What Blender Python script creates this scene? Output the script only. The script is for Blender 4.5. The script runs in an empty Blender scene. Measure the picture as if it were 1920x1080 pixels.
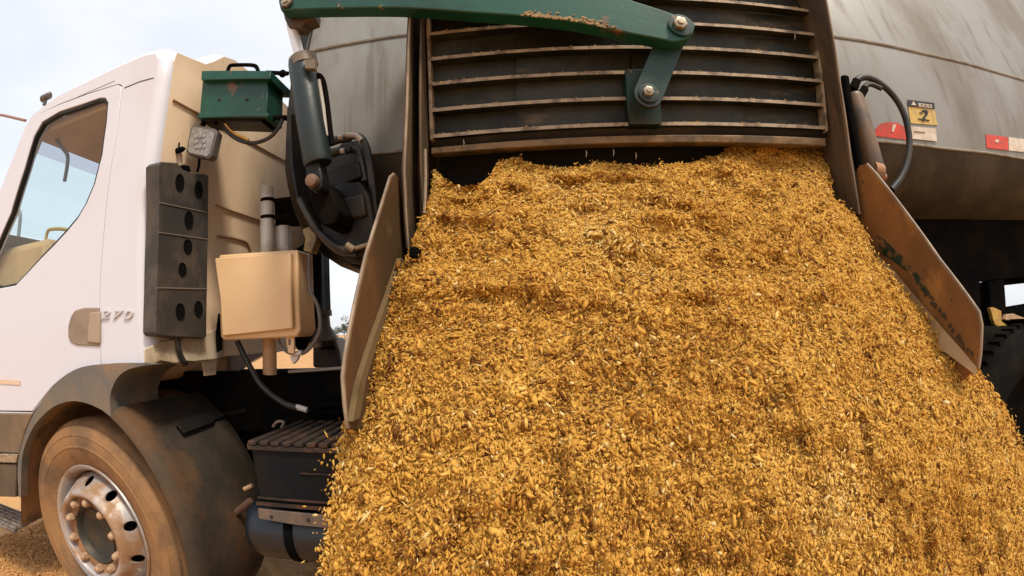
import bpy, bmesh, math, random
import numpy as np
from mathutils import Vector, Matrix, geometry, noise
random.seed(4); RNG = np.random.default_rng(4)
SC = bpy.context.scene; COL = SC.collection
# ------------------------------------------------------------------ camera (wide action-camera lens)
H = 1.29; F = 950.0
ROT = Matrix(((0.99744, 0.063854, 0.0322), (0.036643, -0.069684, -0.996896), (-0.061412, 0.995523, -0.071846)))
EYE = Vector((0, 0, H))
cd = bpy.data.cameras.new("camera"); cam = bpy.data.objects.new("camera", cd); COL.objects.link(cam)
cam.matrix_world = Matrix.Translation(EYE) @ ROT.to_4x4()
cd.type = 'PANO'; cd.sensor_width = 36; cd.clip_start = 0.02; cd.clip_end = 2000
cy = cd
cy.panorama_type = 'FISHEYE_LENS_POLYNOMIAL'
cy.fisheye_fov = math.radians(200)
cy.fisheye_polynomial_k0 = 0.0
cy.fisheye_polynomial_k1 = -(1920 / 36) / F
cy.fisheye_polynomial_k2 = cy.fisheye_polynomial_k3 = cy.fisheye_polynomial_k4 = 0.0
SC.camera = cam

def ray(px, py):
    x = (px - 960) / F; y = (540 - py) / F
    r = math.hypot(x, y) + 1e-9; s = math.sin(r) / r
    return ROT @ Vector((x * s, y * s, -math.cos(r)))
def P(px, py, Y):
    "photo point measured on the upright plane Y = const (parallel to the truck's side)"
    d = ray(px, py); return EYE + d * (Y / d.y)
def PX(px, py, X):
    "photo point measured on the upright plane X = const (across the truck)"
    d = ray(px, py); return EYE + d * (X / d.x)
def PZ(px, py, Z):
    d = ray(px, py); return EYE + d * ((Z - H) / d.z)

# ------------------------------------------------------------------ materials
def M(name, c1, c2=None, scale=3.0, stretch=(1, 1, 1), lo=0.42, hi=0.62, rough=0.5, metal=0.0, bump=0.0, bscale=60.0,
      c3=None, scale3=1.2, lo3=0.5, hi3=0.7, stretch3=(1, 1, 1), rough2=None, spec=0.5, speck=None):
    m = bpy.data.materials.new(name); m.use_nodes = True
    nt = m.node_tree; N = nt.nodes; L = nt.links
    b = N["Principled BSDF"]
    b.inputs["Roughness"].default_value = rough; b.inputs["Metallic"].default_value = metal
    b.inputs["Specular IOR Level"].default_value = spec
    geo = N.new("ShaderNodeNewGeometry")
    def nz(sc, st, lo, hi, det=8.0):
        mp = N.new("ShaderNodeMapping"); mp.inputs["Scale"].default_value = st
        L.new(geo.outputs["Position"], mp.inputs["Vector"])
        n = N.new("ShaderNodeTexNoise"); n.inputs["Scale"].default_value = sc
        n.inputs["Detail"].default_value = det; n.inputs["Roughness"].default_value = 0.62
        L.new(mp.outputs[0], n.inputs["Vector"])
        r = N.new("ShaderNodeMapRange"); r.interpolation_type = 'SMOOTHSTEP'
        r.inputs[1].default_value = lo; r.inputs[2].default_value = hi
        L.new(n.outputs["Fac"], r.inputs[0]); return r.outputs[0]
    def mix(a, bcol, fac):
        x = N.new("ShaderNodeMix"); x.data_type = 'RGBA'
        if isinstance(a, tuple): x.inputs[6].default_value = (*a, 1)
        else: L.new(a, x.inputs[6])
        if isinstance(bcol, tuple): x.inputs[7].default_value = (*bcol, 1)
        else: L.new(bcol, x.inputs[7])
        L.new(fac, x.inputs[0]); return x.outputs[2]
    col = c1
    if c2:
        f = nz(scale, stretch, lo, hi); col = mix(col, c2, f)
        if rough2 is not None:
            r = N.new("ShaderNodeMapRange"); r.inputs[3].default_value = rough; r.inputs[4].default_value = rough2
            L.new(f, r.inputs[0]); L.new(r.outputs[0], b.inputs["Roughness"])
    if c3: col = mix(col, c3, nz(scale3, stretch3, lo3, hi3))
    if speck: col = mix(col, speck[0], nz(speck[1], (1, 1, 1), speck[2], speck[2] + 0.06, 2.0))
    if isinstance(col, tuple): b.inputs["Base Color"].default_value = (*col, 1)
    else: L.new(col, b.inputs["Base Color"])
    if bump:
        n = N.new("ShaderNodeTexNoise"); n.inputs["Scale"].default_value = bscale; n.inputs["Detail"].default_value = 5
        L.new(geo.outputs["Position"], n.inputs["Vector"])
        bp = N.new("ShaderNodeBump"); bp.inputs["Strength"].default_value = bump; bp.inputs["Distance"].default_value = 0.01
        L.new(n.outputs["Fac"], bp.inputs["Height"]); L.new(bp.outputs[0], b.inputs["Normal"])
    return m
PAINT = M("white_cab_paint", (.645, .64, .705), (.60, .565, .565), 1.6, (1, 1, .7), .45, .75, rough=.28, bump=.03, bscale=8, c3=(.60, .47, .35), scale3=9, lo3=.68, hi3=.82, speck=((.45, .36, .28), 45, .74))
BACKP = M("dusty_cab_back_paint", (.80, .60, .40), (.70, .50, .32), 3.5, (1, 1, .6), .42, .7, rough=.6, bump=.06, bscale=14,
          c3=(.45, .38, .27), scale3=5, lo3=.60, hi3=.78, stretch3=(1, 1, .35), speck=((.24, .14, .07), 26, .72))
SEAL = M("black_rubber_seal", (.012, .012, .013), rough=.6)
PLAST = M("grey_fender_plastic", (.115, .11, .102), (.18, .14, .10), 4, (1, 1, 1), .42, .68, rough=.62, bump=.12, bscale=90, c3=(.26, .16, .085), scale3=2.2, lo3=.56, hi3=.74)
MUDG = M("dusty_black_mudguard", (.032, .027, .022), (.072, .050, .032), 2.6, (1, 1, 1), .42, .7, rough=.75, bump=.15, bscale=70, c3=(.115, .060, .029), scale3=2.4, lo3=.50, hi3=.70, spec=.2)
LINER = M("muddy_wheel_arch", (.24, .125, .05), (.10, .06, .03), 6, (1, 1, 1), .45, .65, rough=.9, bump=.4, bscale=40)
BUMPM = M("dusty_bumper_plastic", (.19, .125, .07), (.13, .09, .055), 5, (1, 1, 1), .4, .6, rough=.6, bump=.1)
TYREM = M("dusty_tyre_rubber", (.28, .148, .064), (.16, .092, .048), 5, (1, 1, 1), .45, .66, rough=.85, bump=.25, bscale=60, c3=(.12, .085, .055), scale3=2.6, lo3=.52, hi3=.78, spec=.25)
RTYRE = M("black_rear_tyre_rubber", (.006, .0058, .0055), (.013, .011, .008), 6, rough=.85, bump=.2, bscale=50, spec=.06)
RIMM = M("worn_silver_rim", (.46, .43, .42), (.34, .20, .105), 6, (1, 1, 1), .42, .60, rough=.38, metal=.45, bump=.05, rough2=.75)
HUBD = M("greasy_hub_steel", (.04, .04, .034), (.075, .05, .03), 14, rough=.55, metal=.3, bump=.2)
RUSTR = M("dust_rusted_disc", (.30, .15, .07), (.16, .08, .04), 20, rough=.8, bump=.3)
NUTM = M("dusty_nut_cap", (.42, .27, .16), (.30, .18, .10), 30, rough=.6)
CHROME = M("chrome_rod", (.78, .79, .81), rough=.30, metal=.25)
CHASS = M("black_chassis_paint", (.0045, .0045, .005), (.009, .007, .005), 5, rough=.8, bump=.1, spec=.02)
BATT = M("black_battery_box", (.007, .010, .013), (.013, .012, .012), 8, rough=.45, bump=.05, c3=(.16, .06, .025), scale3=5, lo3=.70, hi3=.78, spec=.10)
LIDM = M("worn_ribbed_lid", (.028, .021, .018), (.085, .042, .026), 9, rough=.6, bump=.1, spec=.3)
AIRT = M("blue_black_air_tank", (.008, .012, .019), (.012, .014, .018), 6, rough=.4, bump=.03, c3=(.20, .08, .02), scale3=7, lo3=.68, hi3=.74)
STRAPM = M("dusty_steel_strap", (.13, .10, .085), (.20, .14, .10), 12, rough=.6, metal=.2)
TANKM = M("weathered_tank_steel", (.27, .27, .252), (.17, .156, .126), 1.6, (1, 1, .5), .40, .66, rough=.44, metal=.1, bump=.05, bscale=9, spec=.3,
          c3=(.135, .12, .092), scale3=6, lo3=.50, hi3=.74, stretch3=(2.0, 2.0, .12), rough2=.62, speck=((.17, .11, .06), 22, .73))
TANKL = M("shaded_lower_tank_steel", (.075, .062, .044), (.040, .032, .022), 2.6, (1.4, 1.4, .5), .40, .64, rough=.65, metal=.1, bump=.06, bscale=12,  # darker tank steel: underside shade put into the colour, stains on top
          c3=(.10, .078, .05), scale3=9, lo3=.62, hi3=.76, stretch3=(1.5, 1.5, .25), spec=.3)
WELD = M("rusty_weld_seam", (.27, .24, .195), (.19, .15, .105), 14, rough=.6, metal=.2)
GREASE = M("greasy_dark_steel", (.015, .012, .010), (.042, .028, .018), 7, rough=.5, metal=.2, bump=.12, c3=(.010, .009, .008), scale3=3, lo3=.42, hi3=.58, spec=.35)
CYLM = M("dark_green_cylinder_paint", (.012, .021, .021), (.055, .042, .028), 5, (2, 2, .6), .47, .68, rough=.42, bump=.05)
GREEN = M("chipped_green_paint", (.0025, .066, .042), (.004, .040, .026), 4, rough=.42, bump=.05, c3=(.20, .07, .028), scale3=3.6, lo3=.62, hi3=.68, speck=((.16, .11, .05), 34, .69))
GREEND = M("dark_worn_green_paint", (.002, .026, .016), (.010, .014, .009), 8, lo=.45, hi=.6, rough=.45, bump=.06, speck=((.18, .12, .05), 30, .69))
DOORM = M("stained_door_sheet", (.030, .032, .022), (.010, .010, .007), 5, (1, 1, 1), .40, .62, rough=.5, metal=.1, bump=.08, c3=(.085, .062, .034), scale3=11, lo3=.56, hi3=.72, stretch3=(.5, 1, 1.5), spec=.4)
SLATM = M("worn_slat_steel", (.33, .25, .165), (.13, .09, .055), 20, (1, 1, 1), .45, .62, rough=.6, metal=.1, bump=.15, speck=((.46, .30, .11), 60, .64))
POSTM = M("rusty_brown_steel", (.13, .082, .043), (.06, .040, .024), 5, (2, 2, .5), .42, .62, rough=.6, metal=.1, bump=.12, c3=(.21, .10, .045), scale3=6, lo3=.58, hi3=.72, stretch3=(1, 1, .5), spec=.3)
WINGM = M("rusty_orange_chute_plate", (.27, .115, .034), (.16, .078, .030), 3.2, (1, 1, 1), .40, .62, rough=.55, bump=.06, c3=(.33, .15, .042), scale3=8, lo3=.5, hi3=.66, speck=((.06, .04, .02), 30, .70), spec=.3)
WINGL = M("brown_polished_chute_plate", (.115, .058, .026), (.068, .040, .019), 3, (1, 1, .5), .42, .62, rough=.9, bump=.05, c3=(.14, .09, .042), scale3=7, lo3=.55, hi3=.72, rough2=.95, spec=.04)
EDGEM = M("bright_worn_edge", (.30, .22, .15), (.19, .13, .085), 9, rough=.6, metal=.1)
BOXM = M("cream_box_paint", (.82, .56, .31), (.78, .52, .28), 3, rough=.42, bump=.02, speck=((.35, .2, .1), 40, .76))
PIPEW = M("grey_white_pipe_paint", (.62, .60, .57), (.45, .38, .30), 8, rough=.4, bump=.04)
PIPEP = M("dusty_peach_pipe_paint", (.60, .38, .22), (.44, .27, .15), 8, rough=.5)
PANELM = M("dusty_dark_plastic", (.036, .032, .028), (.075, .058, .042), 8, rough=.62, bump=.12, bscale=60)
DIMPLE = M("recess_shade", (.006, .0055, .005), rough=.9, spec=.05)  # near black, so flat discs carry the shade of deep recesses
RUBBER = M("black_rubber_hose", (.013, .012, .012), (.035, .026, .018), 14, rough=.5, bump=.05)
TANHOSE = M("dusty_tan_hose", (.24, .17, .10), rough=.6)
REDT = M("red_reflective_tape", (.62, .045, .012), (.42, .05, .02), 25, rough=.25, bump=.05, bscale=200)
WHT = M("white_reflective_tape", (.66, .58, .47), (.52, .42, .32), 14, rough=.3)
YEL = M("yellow_sticker", (.60, .42, .11), (.45, .31, .10), 16, rough=.4)
BLK = M("black_print", (.012, .011, .01), rough=.5)
DECAL = M("pale_yellow_decal", (.72, .55, .20), rough=.4)
ORLINE = M("faded_orange_line", (.68, .50, .36), rough=.4)
AMBER = M("yellow_bracket_paint", (.66, .40, .08), (.50, .26, .06), 12, rough=.5)
LETTER = M("silver_letter", (.60, .55, .56), rough=.3, metal=.3)
HANDLEM = M("grey_handle_plastic", (.27, .20, .145), (.21, .15, .105), 10, rough=.5)
CABIN = M("tan_cabin_trim", (.62, .38, .19), (.52, .32, .16), 4, rough=.7)
LENS = M("floodlight_lens", (.20, .185, .17), (.30, .28, .26), 40, rough=.25)
LED = M("led_reflector", (.34, .32, .30), (.22, .2, .19), 60, rough=.35, metal=.2)
INTAKE = M("blue_grey_intake", (.13, .16, .19), (.07, .08, .09), 10, rough=.45)
BRASS = M("brass_nut", (.42, .36, .27), (.30, .24, .16), 30, rough=.4, metal=.6)
MOSS = M("green_chipped_stain", (.010, .030, .012), (.27, .12, .036), 22, lo=.44, hi=.60, rough=.6)

def glass_mat(name, tint, refl):
    m = bpy.data.materials.new(name); m.use_nodes = True; nt = m.node_tree; N = nt.nodes; L = nt.links
    N.remove(N["Principled BSDF"]); out = N["Material Output"]
    t = N.new("ShaderNodeBsdfTransparent"); t.inputs[0].default_value = (*tint, 1)
    g = N.new("ShaderNodeBsdfGlossy"); g.inputs["Roughness"].default_value = .03
    f = N.new("ShaderNodeLayerWeight"); f.inputs[0].default_value = refl
    x = N.new("ShaderNodeMixShader"); gg = N.new("ShaderNodeNewGeometry"); mm = N.new("ShaderNodeMath"); mm.operation = 'SUBTRACT'; mm.use_clamp = True; L.new(f.outputs["Fresnel"], mm.inputs[0]); L.new(gg.outputs["Backfacing"], mm.inputs[1]); L.new(mm.outputs[0], x.inputs[0]); L.new(t.outputs[0], x.inputs[1]); L.new(g.outputs[0], x.inputs[2])
    L.new(x.outputs[0], out.inputs[0]); return m
GLASS = glass_mat("clear_window_glass", (.90, .95, .95), .3)
TINT = glass_mat("tinted_band_glass", (.68, .65, .72), .3)

# ------------------------------------------------------------------ mesh helpers
ORG = {}
def obj(name, bm, mat, parent=None, bevel=0.0, smooth=38, label=None, seg=2):
    bmesh.ops.recalc_face_normals(bm, faces=bm.faces)
    lo = Vector((1e9,) * 3); hi = -lo
    for v in bm.verts:
        for i in range(3): lo[i] = min(lo[i], v.co[i]); hi[i] = max(hi[i], v.co[i])
    org = (lo + hi) / 2 if parent else Vector(((lo.x + hi.x) / 2, (lo.y + hi.y) / 2, lo.z))
    for v in bm.verts: v.co -= org
    me = bpy.data.meshes.new(name); bm.to_mesh(me); bm.free()
    for m in (mat if isinstance(mat, (list, tuple)) else [mat]): me.materials.append(m)
    if smooth:
        for p in me.polygons: p.use_smooth = True
        me.set_sharp_from_angle(angle=math.radians(smooth))
    o = bpy.data.objects.new(name, me); COL.objects.link(o); ORG[o.name] = org
    if parent: o.parent = parent; o.location = org - ORG[parent.name]
    else: o.location = org
    if bevel:
        md = o.modifiers.new("bevel", 'BEVEL'); md.width = bevel; md.segments = seg; md.limit_method = 'ANGLE'; md.angle_limit = math.radians(40)
    if label: o["label"] = label
    return o
def obj_split(name, bm, mat, parent, **kw):
    "one object for every loose piece of the mesh"
    bmesh.ops.remove_doubles(bm, verts=bm.verts, dist=.00005)
    seen = set(); out = []
    bm.verts.ensure_lookup_table(); bm.verts.index_update()
    for v in bm.verts:
        if v.index in seen: continue
        st = [v]; comp = []; seen.add(v.index)
        while st:
            a = st.pop(); comp.append(a)
            for e in a.link_edges:
                b = e.other_vert(a)
                if b.index not in seen: seen.add(b.index); st.append(b)
        nbm = bmesh.new(); mp = {a: nbm.verts.new(a.co) for a in comp}
        for f in {f for a in comp for f in a.link_faces}:
            nf = nbm.faces.new([mp[a] for a in f.verts]); nf.material_index = f.material_index
        out.append(obj(name, nbm, mat, parent, **kw))
    bm.free(); return out
def nb(): return bmesh.new()
def faces(bm, vs, fs, mi=0):
    v = [bm.verts.new(p) for p in vs]
    for f in fs:
        try: bm.faces.new([v[i] for i in f]).material_index = mi
        except ValueError: pass
    return v
BOXF = ((0, 1, 2, 3), (7, 6, 5, 4), (0, 4, 5, 1), (1, 5, 6, 2), (2, 6, 7, 3), (3, 7, 4, 0))
def box(bm, lo, hi, mi=0):
    x0, y0, z0 = lo; x1, y1, z1 = hi
    faces(bm, [(x0, y0, z0), (x1, y0, z0), (x1, y0, z1), (x0, y0, z1), (x0, y1, z0), (x1, y1, z0), (x1, y1, z1), (x0, y1, z1)], BOXF, mi)
def plate(bm, outer, thick, holes=(), mi=0):
    "polygon (with holes) given a thickness vector"
    loops = [[Vector(p) for p in outer]] + [[Vector(p) for p in h] for h in holes]
    tris = geometry.tessellate_polygon(loops)
    flat = [p for l in loops for p in l]; th = Vector(thick); n = len(flat)
    a = [bm.verts.new(p) for p in flat]; b = [bm.verts.new(p + th) for p in flat]
    for t in tris:
        for s in (a, b):
            try: bm.faces.new([s[i] for i in t]).material_index = mi
            except ValueError: pass
    k = 0
    for l in loops:
        m = len(l)
        for i in range(m):
            j = (i + 1) % m
            try: bm.faces.new([a[k + i], a[k + j], b[k + j], b[k + i]]).material_index = mi
            except ValueError: pass
        k += m
def smoothpts(pts, n=6, closed=False):
    "Catmull-Rom through the points"
    pts = [Vector(p) for p in pts]; out = []; m = len(pts)
    rng = range(m if closed else m - 1)
    for i in rng:
        p0 = pts[(i - 1) % m] if closed or i > 0 else pts[0] * 2 - pts[1]
        p1 = pts[i]; p2 = pts[(i + 1) % m]
        p3 = pts[(i + 2) % m] if closed or i + 2 < m else pts[-1] * 2 - pts[-2]
        for k in range(n):
            t = k / n
            out.append(.5 * ((2 * p1) + (p2 - p0) * t + (2 * p0 - 5 * p1 + 4 * p2 - p3) * t * t + (3 * p1 - p0 - 3 * p2 + p3) * t ** 3))
    if not closed: out.append(pts[-1])
    return out
def tube(bm, pts, r, n=10, mi=0, caps=True):
    pts = [Vector(p) for p in pts]; rings = []; up = None
    for i, p in enumerate(pts):
        d = (pts[min(i + 1, len(pts) - 1)] - pts[max(i - 1, 0)]).normalized()
        if up is None: up = d.orthogonal().normalized()
        up = (up - d * up.dot(d)).normalized(); s = d.cross(up)
        rr = r[i] if isinstance(r, (list, tuple)) else r
        rings.append([bm.verts.new(p + (up * math.cos(a) + s * math.sin(a)) * rr) for a in (2 * math.pi * k / n for k in range(n))])
    for A, B in zip(rings, rings[1:]):
        for k in range(n):
            bm.faces.new([A[k], A[(k + 1) % n], B[(k + 1) % n], B[k]]).material_index = mi
    if caps:
        bm.faces.new(rings[0][::-1]).material_index = mi; bm.faces.new(rings[-1]).material_index = mi
def hose(bm, pts, r, n=8, k=6): tube(bm, smoothpts(pts, k), r, n)
def lathe(bm, c, prof, n=64, a0=0.0, a1=2 * math.pi, mi=0):
    "profile of (radius, y) turned about the axis along Y through c=(x,z)"
    full = abs(a1 - a0 - 2 * math.pi) < 1e-6; m = n if full else n + 1; rings = []
    for i in range(m):
        a = a0 + (a1 - a0) * i / n
        rings.append([bm.verts.new((c[0] + r * math.cos(a), y, c[1] + r * math.sin(a))) for r, y in prof])
    for i in range(n):
        A = rings[i]; B = rings[(i + 1) % m]
        for k in range(len(prof) - 1):
            bm.faces.new([A[k], A[k + 1], B[k + 1], B[k]]).material_index = mi
def hexnut(bm, c, r, d, axis=Vector((0, -1, 0)), n=6, dome=True):
    c = Vector(c); u = axis.orthogonal().normalized(); v = axis.cross(u)
    def ring(rr, h, m): return [bm.verts.new(c + axis * h + (u * math.cos(a) + v * math.sin(a)) * rr) for a in (2 * math.pi * k / m for k in range(m))]
    R = [ring(r, 0, n), ring(r, d * .9, n), ring(r * .82, d, n)]
    if dome: R += [ring(r * .5, d, n), ring(r * .5, d * 1.45, n)]
    for A, B in zip(R, R[1:]):
        for k in range(n): bm.faces.new([A[k], A[(k + 1) % n], B[(k + 1) % n], B[k]])
    bm.faces.new(R[-1])
def ball(bm, c, r, seg=10):
    bmesh.ops.create_uvsphere(bm, u_segments=seg, v_segments=seg // 2 + 1, radius=r, matrix=Matrix.Translation(c))
def empty(name, loc, label, cat):
    o = bpy.data.objects.new(name, None); COL.objects.link(o); o.location = loc; ORG[o.name] = Vector(loc)
    o.empty_display_size = .2; o["label"] = label; o["category"] = cat; return o
def PP(lst, Y): return [P(x, y, Y) for x, y in lst]
def PPX(lst, X): return [PX(x, y, X) for x, y in lst]

# ================================================================== THE TRUCK
T = empty("feed_truck", (1.5, 2.7, 0), "white cab feed truck with grey mixing tank and open side chute pouring golden feed", "truck")
YC = 1.45                                   # plane of the cab's near side
YF = 3.25                                   # plane of its far side
# ---- cab shell
rear_px = [(266, 680), (260, 620), (256, 540), (256, 450), (259, 380), (265, 340), (275, 260), (284, 200), (292, 150), (297, 112)]
roof_px = [(297, 112), (291, 101), (272, 104), (250, 113), (200, 136), (150, 160), (105, 183), (78, 203)]
front_px = [(78, 203), (60, 217), (48, 238), (28, 288), (5, 345), (-30, 430), (-70, 520), (-100, 600), (-115, 700), (-118, 775)]
flare_top_px = [(60, 775), (75, 755), (100, 725), (128, 703), (160, 692), (200, 686)]
door_px = [(113, 194), (170, 173), (222, 157), (229, 160), (229, 172), (222, 235), (208, 320), (196, 430), (188, 540), (188, 630), (192, 686), (160, 693), (128, 704), (100, 726), (75, 756), (62, 773), (-100, 768), (-92, 600), (-62, 520), (-22, 430), (12, 345), (35, 288), (56, 238), (76, 212)]
win_px = [(80, 228), (110, 210), (150, 197), (186, 184), (198, 184), (203, 193), (200, 230), (192, 290), (178, 345), (162, 383), (148, 407), (126, 434), (100, 462), (76, 486), (52, 512), (30, 535), (0, 541), (-36, 525), (-10, 470), (20, 400), (46, 315), (64, 255)]
rearW = [P(x, y, YC) for x, y in rear_px]
roofW = [P(x, y, YC) for x, y in roof_px]
frontW = [P(x, y, YC) for x, y in front_px]
bm = nb()
outer = PP(rear_px + roof_px[1:] + front_px[1:] + flare_top_px, YC)
plate(bm, outer, (0, .05, 0), [PP(door_px, YC)])
# rounded rear corner and back-of-cab seam strip
RC = .05
rows = []
for p in rearW:
    rows.append([Vector((p.x + RC * math.sin(a), YC + RC * (1 - math.cos(a)), p.z)) for a in (math.radians(15 * k) for k in range(7))])
for A, B in zip(rows, rows[1:]):
    for k in range(6): faces(bm, [A[k], A[k + 1], B[k + 1], B[k]], [(0, 1, 2, 3)])
# roof: the outline of the near side swept across the cab
XS = [(0, 0), (.02, .028), (.06, .05), (.15, .07), (.28, .10), (.34, .145), (.42, .215), (.52, .245), (.7, .255), (.95, .26), (1.3, .25), (1.5, .12), (1.78, .05), (1.8, 0)]
prof = [rows[-1][3]] + roofW[1:]
rr = []
for i, p in enumerate(roofW):
    k = 1.0 - .55 * (i / (len(roofW) - 1)) ** 2
    rr.append([Vector((p.x + (.05 if i == 0 else .02 if i == 1 else 0) * min(1, yy / .05), YC + yy, p.z + zz * k)) for yy, zz in XS])
for A, B in zip(rr, rr[1:]):
    for k in range(len(XS) - 1): faces(bm, [A[k], A[k + 1], B[k + 1], B[k]], [(0, 1, 2, 3)])
faces(bm, rows[-1] + [rr[0][2], rr[0][1]], [tuple(range(9))])
# front below the windscreen and its header; far side
fl = frontW[5:]
for A, B in zip(fl, fl[1:]): faces(bm, [A, B, B + Vector((0, 1.8, 0)), A + Vector((0, 1.8, 0))], [(0, 1, 2, 3)])
faces(bm, [frontW[0], frontW[1], frontW[1] + Vector((0, 1.8, 0)), frontW[0] + Vector((0, 1.8, 0))], [(0, 1, 2, 3)])
plate(bm, [p + Vector((0, 1.75, 0)) for p in outer], (0, .05, 0), [[p + Vector((0, 1.75, 0)) for p in PP(win_px, YC)]])
bmesh.ops.remove_doubles(bm, verts=bm.verts, dist=.0004)
cab = obj("cab", bm, PAINT, T, smooth=35)
# back wall of the cab
XB = rearW[0].x + RC
bm = nb()
top = [Vector((XB - .005, p.y, p.z)) for p in rr[0]]
nearedge = [Vector((XB - .005, YC + RC, r[6].z)) for r in rows]
back_poly = nearedge + [Vector((XB - .005, YC + yy, roofW[0].z + zz + .004)) for yy, zz in XS[2:]] + [Vector((XB - .005, YF, 1.23))]
def backx(z):   # follow the gentle bow of the rear corner
    zs = [r[6].z for r in rows]; xs = [r[6].x for r in rows]
    return float(np.interp(z, zs, xs))
ys = [YC + RC, 1.6, 1.75, 1.9, 2.1, 2.4, 2.8, 3.1, YF]; zs = [r[6].z for r in rows]
grid = [[bm.verts.new((backx(z), y, z)) for y in ys] for z in zs]
for A, B in zip(grid, grid[1:]):
    for k in range(len(ys) - 1): bm.faces.new([A[k], A[k + 1], B[k + 1], B[k]])
tv = [Vector((rows[-1][6].x, YC + yy, roofW[0].z + zz)) for yy, zz in XS[2:]]
faces(bm, [Vector((rows[-1][6].x, YC + RC, zs[-1]))] + tv + [Vector((rows[-1][6].x, YF, zs[-1]))], [tuple(range(len(tv) + 2))])
bmesh.ops.remove_doubles(bm, verts=bm.verts, dist=.0005)
backw = obj("cab_back_wall", bm, BACKP, T, smooth=30, label="peach dusty back wall of the cab")
# pressed ribs, seams and folded lower edge on the back wall
def onback(px, py, off=.006):
    x = -1.40
    for _ in range(6):
        p = PX(px, py, x); x = backx(p.z) + off
    return PX(px, py, x)
bm = nb()
for a, b in (((325, 187), (540, 305)), ((405, 385), (545, 432))):
    tube(bm, [onback(*a), onback((a[0] + b[0]) / 2, (a[1] + b[1]) / 2), onback(*b)], .005, 6)
hose(bm, [onback(408, 443), onback(440, 447), onback(462, 455), onback(470, 472)], .007, 6)
obj("pressed_rib", bm, M("rib_brown", (.36, .22, .12), rough=.7), backw)  # ribs in a browner tone than the wall
bm = nb()
low = [(268, 655), (300, 640), (380, 628), (414, 610), (419, 628), (418, 668), (404, 672), (403, 703), (381, 705), (378, 680), (350, 676), (334, 684), (318, 680), (300, 676), (286, 683), (270, 680)]
plate(bm, [onback(x, y, .012) for x, y in low], (.008, 0, 0))
lowf = obj("lower_mounting_flange", bm, M("dusty_bracket", (.55, .44, .31), (.36, .26, .16), 9, rough=.6, bump=.1), backw, bevel=.003)
bm = nb(); plate(bm, [onback(x, y, .03) for x, y in [(409, 588), (413, 612), (414, 655), (406, 660), (404, 630)]], (.01, 0, 0))
obj("bracket_slot", bm, CHASS, backw)
bm = nb()
for x, y in ((331, 283), (337, 281)): hexnut(bm, onback(x, y, .0), .012, .02, Vector((1, 0, 0)))
tube(bm, [onback(336, 268, .01), onback(335, 284, .02)], .004, 6)
obj_split("stub_bolt", bm, CHASS, backw)
# door and window
bm = nb()
g = 0.0
dc = sum((P(x, y, YC) for x, y in door_px), Vector()) / len(door_px)
dpoly = [dc + (P(x, y, YC) - dc) * (1 - (.0055 if x > 80 or y > 700 else .0012) / max(.05, (P(x, y, YC) - dc).length)) for x, y in door_px]
plate(bm, [Vector((p.x, YC - .002, p.z)) for p in dpoly], (0, .055, 0), [[Vector((p.x, YC - .002, p.z)) for p in PP(win_px, YC)]])
door = obj("door", bm, PAINT, T, bevel=.004, label="white cab door with dropped side window")
bm = nb()
ow = PP(door_px, YC + .03); iw = [dc + (p - dc) * .965 + Vector((0, .012, 0)) for p in ow]
plate(bm, [dc + (p - dc) * 1.003 for p in [Vector((p.x, YC + .054, p.z)) for p in PP(door_px, YC)]], (0, .012, 0), [[Vector((p.x, YC + .054, p.z)) for p in iw]])
obj("door_gap_seal", bm, SEAL, door)
wp = [Vector((p.x, YC + .004, p.z)) for p in PP(win_px, YC)]; wc = sum(wp, Vector()) / len(wp)
bm = nb(); plate(bm, wp, (0, .03, 0), [[wc + (p - wc) * (1 - .013 / max(.05, (p - wc).length)) for p in wp]])
obj("window_seal", bm, SEAL, door)
bm = nb(); plate(bm, [Vector((p.x, YC + .018, p.z)) for p in wp], (0, .004, 0))
obj("side_window_pane", bm, GLASS, door, smooth=0)
bm = nb()
hp = [(187, 577), (160, 577), (143, 582), (135, 594), (130, 612), (130, 632), (135, 642), (146, 647), (187, 649)]
plate(bm, [Vector((p.x, YC - .008, p.z)) for p in PP(hp, YC)], (0, .03, 0))
hd = obj("door_handle", bm, HANDLEM, door, bevel=.004)
bm = nb(); pw = PP([(186, 584), (168, 586), (165, 612), (164, 642), (186, 644)], YC - .014)
plate(bm, pw, (0, .014, 0)); obj("handle_grip", bm, M("handle_grip_plastic", (.36, .27, .20), rough=.45), door, bevel=.004)
# decals on the door
bm = nb(); cpx = P(-18, 672, YC - .0055); pts = [cpx + Vector((.062 * math.cos(a), 0, .078 * math.sin(a))) for a in (2 * math.pi * k / 32 for k in range(32))]
plate(bm, pts, (0, .002, 0)); obj("round_decal", bm, DECAL, door, smooth=0)
bm = nb(); plate(bm, PP([(-60, 706), (38, 714), (38, 722), (-60, 715)], YC - .0055), (0, .002, 0)); obj("decal_line", bm, ORLINE, door, smooth=0)
# 270 lettering
cu = bpy.data.curves.new("model_number", 'FONT'); cu.body = "270"; cu.size = .062; cu.shear = .25; cu.extrude = .003; cu.space_character = 1.25; cu.bevel_depth = .0006
to = bpy.data.objects.new("tmp", cu); COL.objects.link(to); bpy.context.view_layer.update()
dg = bpy.context.evaluated_depsgraph_get(); me = bpy.data.meshes.new_from_object(to.evaluated_get(dg)); bpy.data.objects.remove(to)
b2 = nb(); b2.from_mesh(me)
xs = [v.co.x for v in b2.verts]; x0, x1 = min(xs), max(xs); A = P(190, 597, YC - .004); B = P(250, 598, YC - .004)
for v in b2.verts: v.co = Vector((A.x + (v.co.x - x0) / (x1 - x0) * (B.x - A.x), A.y - v.co.z, A.z + v.co.y * .72 + (B.z - A.z) * (v.co.x - x0) / (x1 - x0)))
obj("model_number", b2, LETTER, cab, smooth=0, label="raised silver 270 lettering")
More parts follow.
